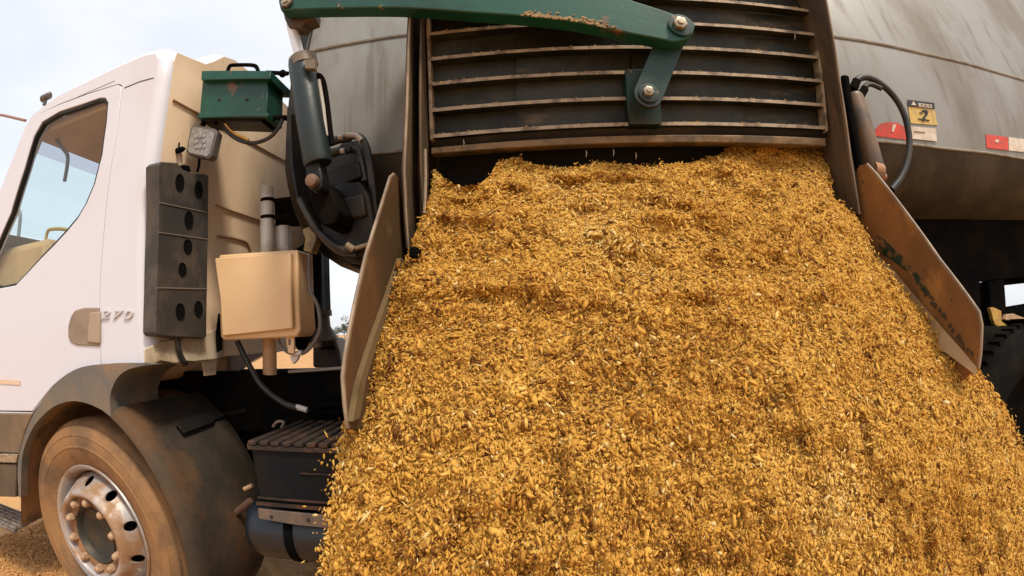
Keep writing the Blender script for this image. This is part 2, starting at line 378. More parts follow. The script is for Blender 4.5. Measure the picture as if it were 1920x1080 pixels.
# seam line between roof and rear quarter
bm = nb(); tube(bm, PP([(233, 165), (262, 153), (288, 146)], YC - .0005), .0022, 6); obj("panel_seam", bm, SEAL, cab)
bm = nb(); tube(bm, PP([(95, 207), (150, 180), (215, 152)], YC - .0003), .0014, 6); obj("drip_moulding", bm, BUMPM, cab)
# marker lamp, aerial
bm = nb(); a, b = P(78, 186, YC + .03), P(95, 178, YC + .03)
tube(bm, [a, a.lerp(b, .1), a.lerp(b, .9), b], [.012, .02, .02, .012], 12); tube(bm, [a.lerp(b, .5), a.lerp(b, .5) - Vector((0, 0, .045))], .012, 8)
obj("roof_marker_lamp", bm, M("smoky_lamp", (.09, .075, .07), rough=.3), cab)
bm = nb(); tube(bm, PP([(-60, 205), (10, 217), (48, 226)], YC + .02), [.005, .008, .008], 8); obj("mirror_arm", bm, M("pinkish_arm", (.30, .17, .15), rough=.5), cab)
# windscreen
bm = nb(); z1 = P(30, 326, YC)
def fpt(t):
    pts = frontW[1:6]; seglen = t * (len(pts) - 1); i = min(int(seglen), len(pts) - 2); return pts[i].lerp(pts[i + 1], seglen - i)
def sheet(t0, t1, name, mat):
    bm = nb(); q = [fpt(t0 + (t1 - t0) * k / 6) for k in range(7)]
    for A, B in zip(q, q[1:]): faces(bm, [A + Vector((.04, .06, 0)), B + Vector((.04, .06, 0)), B + Vector((.04, 1.74, 0)), A + Vector((.04, 1.74, 0))], [(0, 1, 2, 3)])
    return obj(name, bm, mat, cab, smooth=0)
sheet(.0, .46, "windscreen_tint_band", TINT); sheet(.46, 1.0, "windscreen", GLASS)
bm = nb()
for yy in (.056, 1.68):
    q = [p + Vector((.004, yy, 0)) for p in frontW[1:6]]
    for A, B in zip(q, q[1:]): faces(bm, [A, B, B + Vector((0, .06, 0)), A + Vector((0, .06, 0)), A + Vector((.05, 0, 0)), B + Vector((.05, 0, 0)), B + Vector((.05, .06, 0)), A + Vector((.05, .06, 0))], BOXF)
obj_split("windscreen_pillar", bm, M("dusty_pillar", (.62, .50, .40), rough=.5), cab)
# cabin
bm = nb(); box(bm, (-2.42, YC + .06, 2.31), (XB - .08, YF - .06, 2.36)); obj("headliner", bm, CABIN, cab, bevel=.01)
bm = nb(); a = P(-10, 462, 1.56); box(bm, (-2.70, YC + .07, 1.0), (-2.16, YF - .07, a.z - .03)); obj("dashboard", bm, CABIN, cab, bevel=.04)
bm = nb(); box(bm, (XB - .75, 1.75, 1.1), (XB - .3, 2.35, 1.32)); box(bm, (XB - .34, 1.75, 1.32), (XB - .2, 2.35, 1.95)); obj("seat", bm, CABIN, cab, bevel=.05)
bm = nb(); hose(bm, PP([(84, 472), (88, 438), (96, 430), (120, 430), (134, 437), (130, 470)], 1.62), .009); obj("grab_handle", bm, M("yellow_handle", (.50, .33, .10), rough=.5), cab)
bm = nb(); hose(bm, PP([(95, 245), (115, 275), (126, 290), (126, 310), (121, 340)], 1.62), .011); obj("sun_visor_arm", bm, M("grey_plastic", (.22, .21, .22), rough=.5), cab)
bm = nb(); hose(bm, PP([(2, 455), (10, 400), (20, 388), (33, 393), (38, 405), (34, 450)], 1.9), .014); box(bm, P(-10, 458, 1.9) - Vector((.08, .03, .02)), P(38, 452, 1.9) + Vector((.02, .03, .02)))
obj("wing_mirror_frame", bm, M("grey_mirror_plastic", (.22, .22, .22), rough=.5), cab)

# ---- bumper and front step
bm = nb(); plate(bm, PP([(-119, 772), (60, 775), (46, 810), (38, 850), (-119, 840)], YC - .012), (0, .10, 0)); obj("bumper", bm, BUMPM, T, bevel=.008)
bm = nb(); plate(bm, PP([(-119, 846), (32, 852), (30, 868), (-119, 862)], YC - .03), (0, .08, 0)); obj("bumper_trim", bm, M("bright_trim", (.40, .33, .25), (.24, .17, .1), 30, stretch=(1, 1, 4), rough=.3, metal=.4), T, bevel=.004)
bm = nb(); plate(bm, PP([(-119, 864), (30, 871), (30, 932), (-119, 925)], YC - .02), (0, .10, 0)); obj("lower_valance", bm, M("dark_valance", (.075, .055, .038), (.11, .075, .045), 6, rough=.55), T, bevel=.006)
bm = nb()
s0, s1, s2, s3 = P(-60, 968, 1.46), P(34, 1000, 1.46), P(66, 966, 1.64), P(-20, 945, 1.64)
z = (s1.z + s2.z) / 2
s0.z = s1.z = s2.z = s3.z = z
for k in range(6):
    t = k / 5; a = s0.lerp(s3, t); b = s1.lerp(s2, t); tube(bm, [a, b], .011, 6)
for t in (0.0, .25, .5, .75, 1.0): tube(bm, [s0.lerp(s1, t), s3.lerp(s2, t)], .007, 6)
tube(bm, [s0 - Vector((0, .015, .01)), s1 - Vector((0, .015, .01))], .012, 8); tube(bm, [s3.lerp(s2, .8), s3.lerp(s2, .8) + Vector((-.05, .05, .35))], .012, 6)
obj("step_grille", bm, M("worn_step_steel", (.14, .105, .085), (.28, .22, .18), 18, rough=.5, metal=.4), T)

# ---- front wheel
WX, WZ, WY, WR = -1.850, .470, 1.47, .497
bm = nb(); lathe(bm, (WX, WZ), [(.02, WY + .05), (.125, WY + .045), (.131, WY + .02), (.131, WY - .036), (.126, WY - .042), (.120, WY - .034), (.112, WY - .010), (.03, WY + .006), (.0, WY + .006)], 48)
wheel = obj("front_wheel", bm, HUBD, T, label="dusty front wheel with silver rim")
bm = nb()
lathe(bm, (WX, WZ), [(.294, WY + .02), (.300, WY + .002), (.312, WY - .004), (.345, WY - .024), (.380, WY - .031), (.383, WY - .034), (.389, WY - .034), (.392, WY - .031), (.415, WY - .031), (.430, WY - .027), (.433, WY - .029), (.437, WY - .028), (.440, WY - .023), (.455, WY - .016), (.470, WY - .006), (.474, WY + .012), (.486, WY + .022), (WR, WY + .04), (WR + .004, WY + .10), (WR + .004, WY + .2), (WR - .004, WY + .25), (.46, WY + .28), (.30, WY + .26)], 96)
obj("tyre", bm, TYREM, wheel, smooth=30)
# rim: flange, barrel and the dished disc with hand holes
bm = nb(); lathe(bm, (WX, WZ), [(.296, WY + .012), (.306, WY - .006), (.302, WY - .014), (.292, WY - .010), (.284, WY + .004), (.274, WY + .03), (.266, WY + .075), (.262, WY + .14)], 80)
obj("rim_flange", bm, RIMM, wheel, smooth=50)
bm = nb()
n = 120; prof = [(.264, WY + .055), (.256, WY + .032), (.246, WY + .008), (.230, WY - .026), (.216, WY - .052), (.206, WY - .066), (.198, WY - .074), (.188, WY - .076), (.180, WY - .070), (.176, WY - .058), (.174, WY - .040)]
rings = [[bm.verts.new((WX + r * math.cos(2 * math.pi * i / n), y, WZ + r * math.sin(2 * math.pi * i / n))) for r, y in prof] for i in range(n)]
for i in range(n):
    h = (i % 12)
    for k in range(len(prof) - 1):
        if k in (1, 2, 3) and h in (4, 5, 6, 7): continue
        bm.faces.new([rings[i][k], rings[i][k + 1], rings[(i + 1) % n][k + 1], rings[(i + 1) % n][k]])
rim = obj("rim", bm, RIMM, wheel, smooth=60)
# rounded edges for the hand holes
bm = nb()
for h in range(10):
    a = 2 * math.pi * (h * 12 + 6) / n; c, s = math.cos(a), math.sin(a)
    def hp_(da, t):
        aa = a + da; r = .256 + (.216 - .256) * t; y = WY + .032 + (-.052 - .032) * t
        return Vector((WX + r * math.cos(aa), y - .001, WZ + r * math.sin(aa)))
    ring_o = []; ring_i = []
    for k in range(24):
        b = 2 * math.pi * k / 24
        cx, cz = math.cos(b), math.sin(b)
        e = max(abs(cx), abs(cz))
        ring_o.append(hp_(.112 * cx / e, .5 + .53 * cz / e)); ring_i.append(hp_(.088 * cx, .5 + .42 * cz))
    for k in range(24):
        j = (k + 1) % 24; faces(bm, [ring_o[k], ring_o[j], ring_i[j], ring_i[k]], [(0, 1, 2, 3)])
        faces(bm, [ring_i[k], ring_i[j], ring_i[j] + Vector((0, .014, 0)), ring_i[k] + Vector((0, .014, 0))], [(0, 1, 2, 3)])
obj_split("hand_hole_edge", bm, RIMM, wheel, smooth=50)
bm = nb(); lathe(bm, (WX, WZ), [(.263, WY + .13), (.19, WY + .128), (.172, WY + .10), (.166, WY - .03), (.12, WY - .03)], 48); obj("brake_drum", bm, BLK, wheel)
bm = nb(); lathe(bm, (WX, WZ), [(.177, WY - .044), (.174, WY - .042), (.134, WY - .036), (.132, WY - .030), (.132, WY + .03)], 60); obj("stud_ring", bm, RUSTR, wheel)
nut0 = None
for k in range(10):
    a = 2 * math.pi * (k + .35) / 10; c = Vector((WX + .154 * math.cos(a), WY - .040, WZ + .154 * math.sin(a)))
    if nut0 is None:
        bm = nb(); hexnut(bm, c, .019, .022, dome=False); ball(bm, c - Vector((0, .026, 0)), .0165, 10); nut0 = obj("wheel_nut", bm, NUTM, wheel); n0 = c
    else:
        o = nut0.copy(); COL.objects.link(o); o.parent = wheel; o.location = nut0.location + (c - n0)
bm = nb(); tube(bm, [(WX + .235, WY - .03, WZ - .11), (WX + .262, WY - .045, WZ - .10)], .006, 8); obj("tyre_valve", bm, BRASS, wheel)

# ---- wheel-arch flare, liner, rear mudguard
bm = nb()
fo = [(35, 932), (33, 880), (38, 845), (50, 805), (68, 768), (95, 728), (125, 702), (155, 688), (200, 682), (250, 681), (291, 683)]
fe = [(262, 687), (240, 693), (222, 706), (211, 726), (206, 748), (208, 782)]
fi = [(190, 768), (165, 757), (138, 752), (112, 757), (90, 770), (68, 793), (52, 822), (41, 862), (39, 932)]
def sm(px): return [(p.x, p.y) for p in smoothpts([(a, b, 0) for a, b in px], 5)]
fo, fe, fi = sm(fo), sm(fe), sm(fi)
plate(bm, PP(fo + fe + fi, 1.415), (0, .05, 0))
obj("wheel_arch_flare", bm, PLAST, T, bevel=.006, label="grey plastic wheel arch flare")
bm = nb(); tubeR = [P(x, y, 1.42) for x, y in fe]
for A, B in zip(tubeR, tubeR[1:]): faces(bm, [A, B, B + Vector((0, .3, 0)), A + Vector((0, .3, 0))], [(0, 1, 2, 3)])
q = PP([(291, 683), (262, 687)], 1.42); faces(bm, [q[0], q[1], q[1] + Vector((0, .6, 0)), q[0] + Vector((0, .6, 0))], [(0, 1, 2, 3)])
obj("flare_return", bm, PLAST, T)
bm = nb(); L1 = [P(x, y, 1.425) for x, y in fi] + [P(40, 985, 1.425)]
for A, B in zip(L1, L1[1:]): faces(bm, [A, B, B + Vector((0, .62, 0)), A + Vector((0, .62, 0))], [(0, 1, 2, 3)])
q = [P(x, y, 2.03) for x, y in [(330, 690), (90, 760), (60, 850), (40, 1000), (330, 1050)]]
bm2 = nb()
obj("wheel_arch_liner", bm, LINER, T, smooth=60)
bm2.free()
bm = nb(); MZ = .510; lathe(bm, (-1.855, MZ), [(.562, 1.43), (.564, 1.415), (.572, 1.418), (.592, 1.430), (.604, 1.455), (.608, 1.50), (.608, 2.0), (.600, 2.006), (.596, 2.0), (.596, 1.50), (.590, 1.46), (.575, 1.436), (.562, 1.43)], 40, math.radians(-42), math.radians(61))
mg = obj("rear_mudguard", bm, MUDG, T, label="dark dusty mudguard behind the front wheel")
bm = nb()
def onmg(px, py, r=.612):
    Y = 1.7
    for _ in range(30):
        p = P(px, py, Y); d = math.hypot(p.x + 1.855, p.z - MZ) - r; Y += d * .5
        Y = min(max(Y, 1.42), 2.1)
    return P(px, py, Y)
plate(bm, [onmg(x, y) for x, y in [(330, 800), (345, 785), (392, 776), (402, 786), (398, 795), (342, 816)]], Vector((.02, -.012, .012)))
a = onmg(345, 808); tube(bm, [a, onmg(400, 786), onmg(430, 775, .63), P(462, 770, 2.0)], .012, 8)
obj("mudguard_stay", bm, GREASE, mg, bevel=.003)
bm = nb(); tube(bm, PP([(412, 988), (440, 962), (470, 938)], 1.75), .014, 8); obj("step_bracket", bm, M("rusty_bracket", (.13, .07, .05), rough=.6), T)
bm = nb(); tube(bm, PP([(458, 917), (473, 910)], 1.6), .008, 8); obj("hose_end", bm, PIPEP, T)

# ---- chassis
bm = nb()
box(bm, (-3.0, 2.02, .86), (8.2, 2.10, 1.135)); box(bm, (-3.0, 3.2, .80), (8.2, 3.28, 1.06))
for x in (-2.6, -1.9, -.9, .2, 1.4, 2.6, 4.2, 6): box(bm, (x, 2.1, .84), (x + .12, 3.2, 1.02))
obj("chassis_frame", bm, CHASS, T, bevel=.006)
bm = nb(); tube(bm, [P(541, 697, 2.0), P(600, 693, 2.0), P(655, 689, 2.0), (0.2, 2.0, 1.145)], .007, 6); obj("brake_pipe", bm, M("dusty_pipe", (.36, .33, .30), rough=.5), T)
bm = nb(); box(bm, (-1.45, 2.16, .45), (-.3, 3.1, 1.05)); tube(bm, [(-.5, 2.6, .75), (2.2, 2.6, .62)], .07, 12); tube(bm, [(-2.3, 1.7, .52), (-2.3 + .45, 2.7, .5), (-1.855, 3.5, .51)], .06, 10)
box(bm, (-2.95, 2.12, .55), (-1.46, 3.05, 1.05))
obj("gearbox", bm, CHASS, T, bevel=.03)
# sub-frame under the tank
bm = nb()
box(bm, (-.30, 1.98, 1.125), (2.44, 2.10, 1.66)); box(bm, (2.444, 1.985, 1.305), (7.6, 2.10, 1.66)); box(bm, (2.535, 1.98, 1.125), (2.70, 2.10, 1.303)); box(bm, (3.1, 1.98, 1.125), (7.6, 2.10, 1.303)); box(bm, (-.30, 3.3, 1.36), (7.6, 3.42, 1.66))
for x in (-.3, .9, 4.1, 5.9): box(bm, (x, 1.86, 1.24), (x + .16, 1.98, 1.72)); box(bm, (x, 2.1, 1.26), (x + .16, 3.3, 1.5))
obj("tank_subframe", bm, CHASS, T, bevel=.006)
bm = nb()
plate(bm, PP([(1857, 577), (1863, 576), (1878, 583), (1878, 602), (1890, 611), (1886, 616), (1878, 617), (1866, 609), (1862, 598)], 1.96), (0, .03, 0)); obj("yellow_tie_bracket", bm, AMBER, T, bevel=.003)
bm = nb(); plate(bm, PP([(1884, 598), (1888, 589), (1900, 588), (1930, 600), (1930, 604), (1886, 600)], 1.95), (0, .03, 0)); obj("tan_bracket", bm, PIPEP, T, bevel=.003)

# ---- rear wheel (front axle of the tandem)
RX, RZ, RYY = 2.40, .54, 1.60
bm = nb(); lathe(bm, (RX, RZ), [(.0, RYY + .12), (.2, RYY + .12), (.28, RYY + .1), (.29, RYY)], 40); rw = obj("rear_wheel", bm, RTYRE, T)
bm = nb(); lathe(bm, (RX, RZ), [(.29, RYY + .01), (.32, RYY - .015), (.40, RYY - .035), (.46, RYY - .02), (.50, RYY + .01), (.525, RYY + .05), (.53, RYY + .12), (.53, RYY + .22), (.50, RYY + .27), (.3, RYY + .27)], 80)
for k in range(50):
    a = 2 * math.pi * k / 50; c, s = math.cos(a), math.sin(a); t = Vector((-s, 0, c)); r = Vector((c, 0, s)); o = Vector((RX, RYY + .035, RZ)); q = []
    for dy in (0, .08):
        for rad in (.50, .54):
            for w in (-.019, .019): q.append(o + r * rad + t * w + Vector((0, dy, 0)))
    faces(bm, [q[0], q[1], q[3], q[2], q[4], q[5], q[7], q[6]], BOXF)
obj("tyre", bm, RTYRE, rw, smooth=30)
bm = nb(); lathe(bm, (RX, RZ), [(.53, RYY + .32), (.53, RYY + .52), (.30, RYY + .56)], 60); lathe(bm, (RX, RZ), [(.30, RYY + .3), (.50, RYY + .3), (.53, RYY + .32)], 60); obj("inner_tyre", bm, RTYRE, rw)
bm = nb(); lathe(bm, (RX, RZ), [(.60, 1.58), (.605, 1.57), (.612, 1.58), (.612, 2.0), (.60, 2.0)], 30, math.radians(20), math.radians(62)); obj("rear_wheel_mudguard", bm, CHASS, T)

# ---- battery box, air tank
X0, X1 = -.965, -.06
zt, zb = .925, .715
bm = nb(); box(bm, (X0, 1.50, zb), (X1, 1.90, zt)); bat = obj("battery_box", bm, BATT, T, bevel=.012, label="black battery box with ribbed lid")
bm = nb()
n = 20
for k in range(n):
    a = X0 + (X1 - X0) * (k + .0) / n; b = a + (X1 - X0) / n * .70
    box(bm, (a, 1.485, zt + .002), (b, 1.91, zt + .017))
box(bm, (X0 - .008, 1.488, zt - .016), (X1, 1.50 - .002, zt + .001)); box(bm, (X0 - .008, 1.488, zt - .012), (X0 - .002, 1.91, zt + .006))
obj("ribbed_lid", bm, LIDM, bat, bevel=.004)
bm = nb(); box(bm, (X0 + .19, 1.493, .834), (X1, 1.498, .838)); box(bm, (X0 + .006, 1.490, .735), (X1, 1.498, .741)); box(bm, (X0, 1.484, .712), (X1, 1.498, .722)); obj("box_ridge", bm, LIDM, bat)
bm = nb(); hose(bm, PP([(512, 800), (520, 791), (532, 792), (528, 802)], 1.70), .006); obj("lid_latch", bm, STRAPM, bat)
bm = nb(); c = (1.62, .575); r = .118; xa = P(464, 1010, 1.55).x
tube(bm, [(xa + t, c[0], c[1]) for t in (0, .006, .02, .05, .08)] + [(.5, c[0], c[1])], [r * .35, r * .7, r * .88, r * .98, r, r], 36); air = obj("air_tank", bm, AIRT, T, label="blue black cylindrical air tank")
bm = nb(); lathe2 = []
for x in (xa + .19, xa + .23):
    pass
tube(bm, [(xa + .19, *c), (xa + .225, *c)], r + .004, 36, caps=True); obj("tank_band", bm, CHASS, air)
bm = nb(); a = P(482, 957, 1.5); plate(bm, PP([(483, 953), (640, 968), (640, 992), (560, 985), (484, 972)], 1.488), (0, .012, 0)); st = obj("tank_strap", bm, STRAPM, T, bevel=.003)
bm = nb()
for x, y in ((509, 969), (578, 975), (611, 962)): hexnut(bm, P(x, y, 1.487), .006, .003, n=10, dome=False)
obj_split("strap_hole", bm, BLK, st)

# ---- cream control box on its posts
bm = nb(); tube(bm, [P(507, 560, 1.93), P(506, 702, 1.93)], .031, 20); obj("lower_post", bm, PIPEP, T)
bm = nb(); tube(bm, [P(502, 350, 1.93), P(501, 352, 1.93), P(502, 480, 1.93)], [.027, .031, .031], 20); pst = obj("upper_post", bm, PIPEW, T, label="grey white steel post")
for y in (376, 408):
    bm = nb(); tube(bm, [P(502, y - 3, 1.93), P(502, y + 3, 1.93)], .0335, 20); obj("clamp", bm, CHASS, pst)
    bm = nb(); tube(bm, PP([(515, y), (545, y - 4)], 1.94), .008, 8); obj("clamp_bolt", bm, CHASS, pst)
bm = nb(); tube(bm, [P(531, 425, 2.0), P(532, 480, 2.0)], .034, 20); obj("short_post", bm, PIPEW, T)
bm = nb(); plate(bm, PP([(514, 372), (560, 366), (572, 422), (516, 424)], 2.02), (0, .03, 0)); obj("post_bracket", bm, CHASS, T, bevel=.003)
bm = nb(); plate(bm, PP([(410, 478), (558, 468), (563, 620), (556, 632), (418, 638), (413, 630)], 1.78), (0, .15, 0)); ctl = obj("control_box", bm, BOXM, T, bevel=.008, label="cream steel control box")
bm = nb(); plate(bm, PP([(402, 484), (545, 474), (549, 616), (416, 630), (412, 560)], 1.755), (0, .022, 0)); obj("box_cover", bm, BOXM, ctl, bevel=.006)
bm = nb(); plate(bm, PP([(536, 632), (551, 628), (551, 664), (540, 662)], 1.80), (0, .012, 0), [PP([(540, 636), (545, 635), (545, 647), (540, 648)], 1.80)]); obj("box_lug", bm, BOXM, ctl, bevel=.002)
bm = nb(); tube(bm, PP([(521, 622), (521, 632)], 1.83), .011, 12); tube(bm, PP([(518, 632), (521, 637)], 1.83), .008, 10); obj("cable_gland", bm, PIPEP, ctl)
# cables about the box
bm = nb(); hose(bm, PP([(521, 634), (526, 648), (540, 660), (558, 664), (575, 658), (590, 640), (600, 615), (596, 575), (582, 545), (579, 510), (580, 478)], 1.84), .008); obj("control_cable", bm, M("grey_cable", (.16, .14, .125), rough=.5), T)
bm = nb(); tube(bm, PP([(552, 664), (566, 661)], 1.83), .011, 10); plate(bm, PP([(543, 668), (560, 668), (556, 676), (549, 683)], 1.83), (0, .02, 0)); obj("cable_plug", bm, M("white_plug", (.72, .66, .62), rough=.4), T, bevel=.002)
bm = nb(); plate(bm, PP([(548, 470), (572, 455), (592, 470), (592, 600), (560, 660), (548, 640)], 2.35), (0, .08, 0)); obj("tank_support_leg", bm, CHASS, T, bevel=.006)
bm = nb(); hose(bm, PP([(445, 640), (470, 690), (492, 725), (530, 755), (558, 765)], 1.86), .013); hz = obj("air_hose", bm, RUBBER, T)
bm = nb(); tube(bm, PP([(556, 763), (576, 769)], 1.86), .012, 10); obj("hose_fitting", bm, M("pale_fitting", (.62, .56, .50), rough=.4), hz)
bm = nb(); hose(bm, PP([(575, 775), (605, 762), (640, 758), (660, 762)], 1.95), .012); hose(bm, PP([(560, 790), (610, 772), (660, 775)], 1.96), .01); obj("brake_hose", bm, CHASS, T)
# intake stack on the far side
bm = nb(); c = P(600, 540, 3.0); zt_ = P(600, 470, 3.0).z; zb_ = P(600, 584, 3.0).z
nn = 28; prof = []
ringA = [bm.verts.new((c.x + (.066 if k % 2 else .054) * math.cos(2 * math.pi * k / nn), c.y + (.066 if k % 2 else .054) * math.sin(2 * math.pi * k / nn), zt_ + .2)) for k in range(nn)]
ringB = [bm.verts.new((v.co.x, v.co.y, zb_)) for v in ringA]
for k in range(nn): bm.faces.new([ringA[k], ringA[(k + 1) % nn], ringB[(k + 1) % nn], ringB[k]])
ink = obj("air_intake_stack", bm, INTAKE, T, smooth=0, label="blue grey fluted intake stack")
bm = nb(); tube(bm, [(c.x, c.y, zb_ + .006), (c.x, c.y, zb_ - .03)], .072, 24); tube(bm, [(c.x, c.y, zb_ - .03), (c.x, c.y, zb_ - .10), (c.x + .01, c.y, P(605, 640, 3.0).z)], [.055, .06, .10], 20)
obj("stack_base", bm, M("brown_grey_base", (.12, .09, .075), (.18, .13, .1), 12, rough=.6), ink)
bm = nb(); plate(bm, PP([(585, 632), (628, 634), (636, 660), (640, 690), (585, 690)], 3.1), (0, .2, 0)); obj("air_filter_housing", bm, M("grey_housing", (.20, .165, .14), rough=.6), T, bevel=.02)
bm = nb(); plate(bm, PP([(602, 650), (626, 648), (630, 655), (600, 656)], 3.095), (0, .02, 0)); obj("filter_slot", bm, BLK, T)

# ---- dark moulded panel on the cab back
bm = nb()
XP = backx(1.65) + .075
def pxy(px, py, X=XP): return PX(px, py, X)
segs = [((297, 304), (392, 326), (391, 400), (298, 381)), ((298, 380), (391, 399), (391, 450), (297, 437)), ((297, 436), (391, 449), (389, 543), (294, 541)), ((294, 540), (389, 542), (388, 634), (292, 630))]
oq = [(297, 308), (303, 303), (333, 305), (344, 318), (358, 324), (386, 326), (392, 331), (391, 400), (391, 449), (389, 542), (388, 630), (383, 635), (297, 630), (292, 624), (294, 541), (297, 436), (298, 380)]
plate(bm, [PX(x, y, XP) for x, y in oq], (-.07, 0, 0))
pan = obj("moulded_plastic_panel", bm, PANELM, T, bevel=.026, seg=5, label="dark grey moulded plastic panel with round recesses")
for x0, y0, x1, y1 in ((299, 380, 390, 399), (298, 436, 390, 449), (295, 540, 388, 542)):
    bm = nb(); tube(bm, [PX(x0, y0, XP), PX((x0 + x1) / 2, (y0 + y1) / 2, XP + .001), PX(x1, y1, XP)], .0032, 6); obj("moulded_seam", bm, M("seam_dust", (.15, .12, .09), rough=.7), pan)
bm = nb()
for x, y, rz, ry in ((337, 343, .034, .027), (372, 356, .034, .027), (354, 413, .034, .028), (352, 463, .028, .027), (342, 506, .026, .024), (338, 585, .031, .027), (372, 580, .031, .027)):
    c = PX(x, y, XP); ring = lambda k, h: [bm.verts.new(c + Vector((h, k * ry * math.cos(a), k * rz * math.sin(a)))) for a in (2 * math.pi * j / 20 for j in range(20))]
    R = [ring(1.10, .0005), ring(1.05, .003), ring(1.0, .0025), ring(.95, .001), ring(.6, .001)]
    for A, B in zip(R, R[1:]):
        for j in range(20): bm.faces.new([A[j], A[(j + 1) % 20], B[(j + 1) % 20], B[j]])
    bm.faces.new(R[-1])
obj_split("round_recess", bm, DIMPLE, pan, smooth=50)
bm = nb(); box(bm, PX(270, 622, XP - .07) - Vector((0, .0, 0)), PX(292, 583, XP - .03)); plate(bm, PPX([(345, 308), (357, 312), (358, 322), (346, 318)], XP - .03), (-.03, 0, 0)); obj_split("panel_clip", bm, CHASS, pan, bevel=.003)
bm = nb(); hose(bm, PPX([(331, 632), (334, 655), (340, 672), (346, 684)], XP - .02), .009); hose(bm, PPX([(334, 632), (338, 660), (350, 684)], XP - .03), .008); obj("panel_cable", bm, RUBBER, pan)

# ---- green work-lamp box, floodlight
YG = 1.62
gb = [(381, 138), (504, 137), (500, 219), (374, 219)]
bm = nb(); plate(bm, PP(gb, YG), (0, .14, 0)); gbx = obj("green_bracket_box", bm, GREEN, T, bevel=.004, label="chipped green steel box on a bracket arm")
bm = nb(); plate(bm, PP([(378, 133), (508, 133), (506, 148), (377, 150)], YG - .03), (0, .19, 0)); plate(bm, PP([(371, 212), (503, 212), (502, 219), (371, 221)], YG - .012), (0, .02, 0)); obj("box_lip", bm, GREEN, gbx, bevel=.003)
bm = nb(); plate(bm, PP([(376, 221), (492, 221), (490, 229), (376, 227)], YG + .02), (0, .12, 0)); obj("box_underside", bm, GREASE, gbx)  # dark plate: shade under the box put into its colour
bm = nb(); hose(bm, PP([(427, 133), (431, 124), (440, 122), (470, 122), (480, 125), (484, 133)], YG + .03), .009); obj("lifting_handle", bm, CHASS, gbx)
bm = nb()
for x in (411, 463): hexnut(bm, P(x, 186, YG - .001), .007, .004, n=10, dome=False)
obj_split("bolt_hole", bm, BLK, gbx)
bm = nb(); tube(bm, PP([(500, 136), (540, 138)], YG + .05), .010, 8); ball(bm, P(530, 138, YG + .05), .017); tube(bm, PP([(488, 220), (560, 222)], YG + .06), .012, 8); obj_split("bracket_arm", bm, CHASS, T)
bm = nb(); hose(bm, PP([(420, 230), (430, 250), (452, 264), (478, 268), (505, 258), (522, 240), (530, 224)], YG + .04), .0085); obj("lamp_cable", bm, RUBBER, T)
bm = nb(); hose(bm, PP([(422, 232), (434, 246), (448, 254), (466, 262)], YG + .035), .005); obj("lamp_wire", bm, AMBER, T)
bm = nb(); lp = PP([(362, 234), (402, 241), (407, 248), (397, 292), (390, 298), (353, 290), (349, 284), (357, 240)], YG - .0)
plate(bm, lp, (.0, .045, .0)); fl_ = obj("floodlight", bm, M("lamp_housing", (.10, .088, .075), rough=.5), T, bevel=.004, label="small square LED floodlight")
lc = sum(lp, Vector()) / len(lp)
bm = nb(); plate(bm, [lc + (p - lc) * .86 + Vector((0, -.003, 0)) for p in lp], (0, .006, 0)); obj("lamp_lens", bm, LENS, fl_)
bm = nb()
for i in range(3):
    for j in range(3):
        if i == j == 1: continue
        c = lc + Vector(((i - 1) * .021 - (j - 1) * .004, -.004, (j - 1) * .024 - (i - 1) * .003)); hexnut(bm, c, .0095, .003, n=12, dome=False)
obj_split("led_cell", bm, LED, fl_)
bm = nb(); tube(bm, PP([(380, 236), (384, 224)], YG + .03), .012, 8); tube(bm, PP([(402, 224), (406, 232)], YG + .03), .01, 8); hose(bm, PP([(374, 296), (373, 310), (370, 322)], YG + .04), .006); obj_split("lamp_mount", bm, CHASS, fl_)

# ---- mixing tank
TP = [(2.75, 3.75), (2.1, 3.70), (1.90, 3.45), (1.80, 3.2), (1.645, 2.395)]
TP2 = [(1.645, 2.395), (1.628, 2.25), (1.622, 2.10), (1.63, 1.905)]
TP3 = [(1.63, 1.905), (1.655, 1.85), (1.70, 1.785), (1.77, 1.725), (1.87, 1.675), (2.0, 1.64), (2.2, 1.615), (2.5, 1.605), (2.75, 1.6)]
TX0, TX1 = -.80, 7.4
def mirror(p): return [(5.5 - y, z) for y, z in p]
def loft(bm, prof, xs):
    R = [[bm.verts.new((x, y, z)) for y, z in prof] for x in xs]
    for A, B in zip(R, R[1:]):
        for k in range(len(prof) - 1): bm.faces.new([A[k], A[k + 1], B[k + 1], B[k]])
xs = list(np.linspace(TX0, TX1, 24))
bm = nb(); loft(bm, TP + TP2[1:], xs); loft(bm, mirror(TP + TP2[1:]), xs); tank = obj("mixing_tank", bm, TANKM, T, smooth=30, label="weathered grey steel mixing tank")
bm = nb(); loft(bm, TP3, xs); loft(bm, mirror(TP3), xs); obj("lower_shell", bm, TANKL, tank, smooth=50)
bm = nb()
for (y, z), r in (((1.645, 2.395), .008), ((1.63, 1.905), .006)): tube(bm, [(x, y - .001, z + .002 * math.sin(x * 9)) for x in np.linspace(TX0, TX1, 60)], r, 6)
obj("weld_seam", bm, WELD, tank)
bm = nb(); prof_all = TP + TP2[1:] + TP3[1:]; full = prof_all + mirror(prof_all)[::-1][1:]
cy_, cz_ = 2.75, 2.6
plate(bm, [Vector((TX0 - .05, cy_ + (y - cy_) * 1.015, cz_ + (z - cz_) * 1.02)) for y, z in full[:-1]], (.05, 0, 0))
obj("tank_end_wall", bm, GREASE, tank, bevel=.006)
bm = nb(); plate(bm, [Vector((TX1, y, z)) for y, z in full[:-1]], (.05, 0, 0)); obj("tank_rear_wall", bm, TANKM, tank)
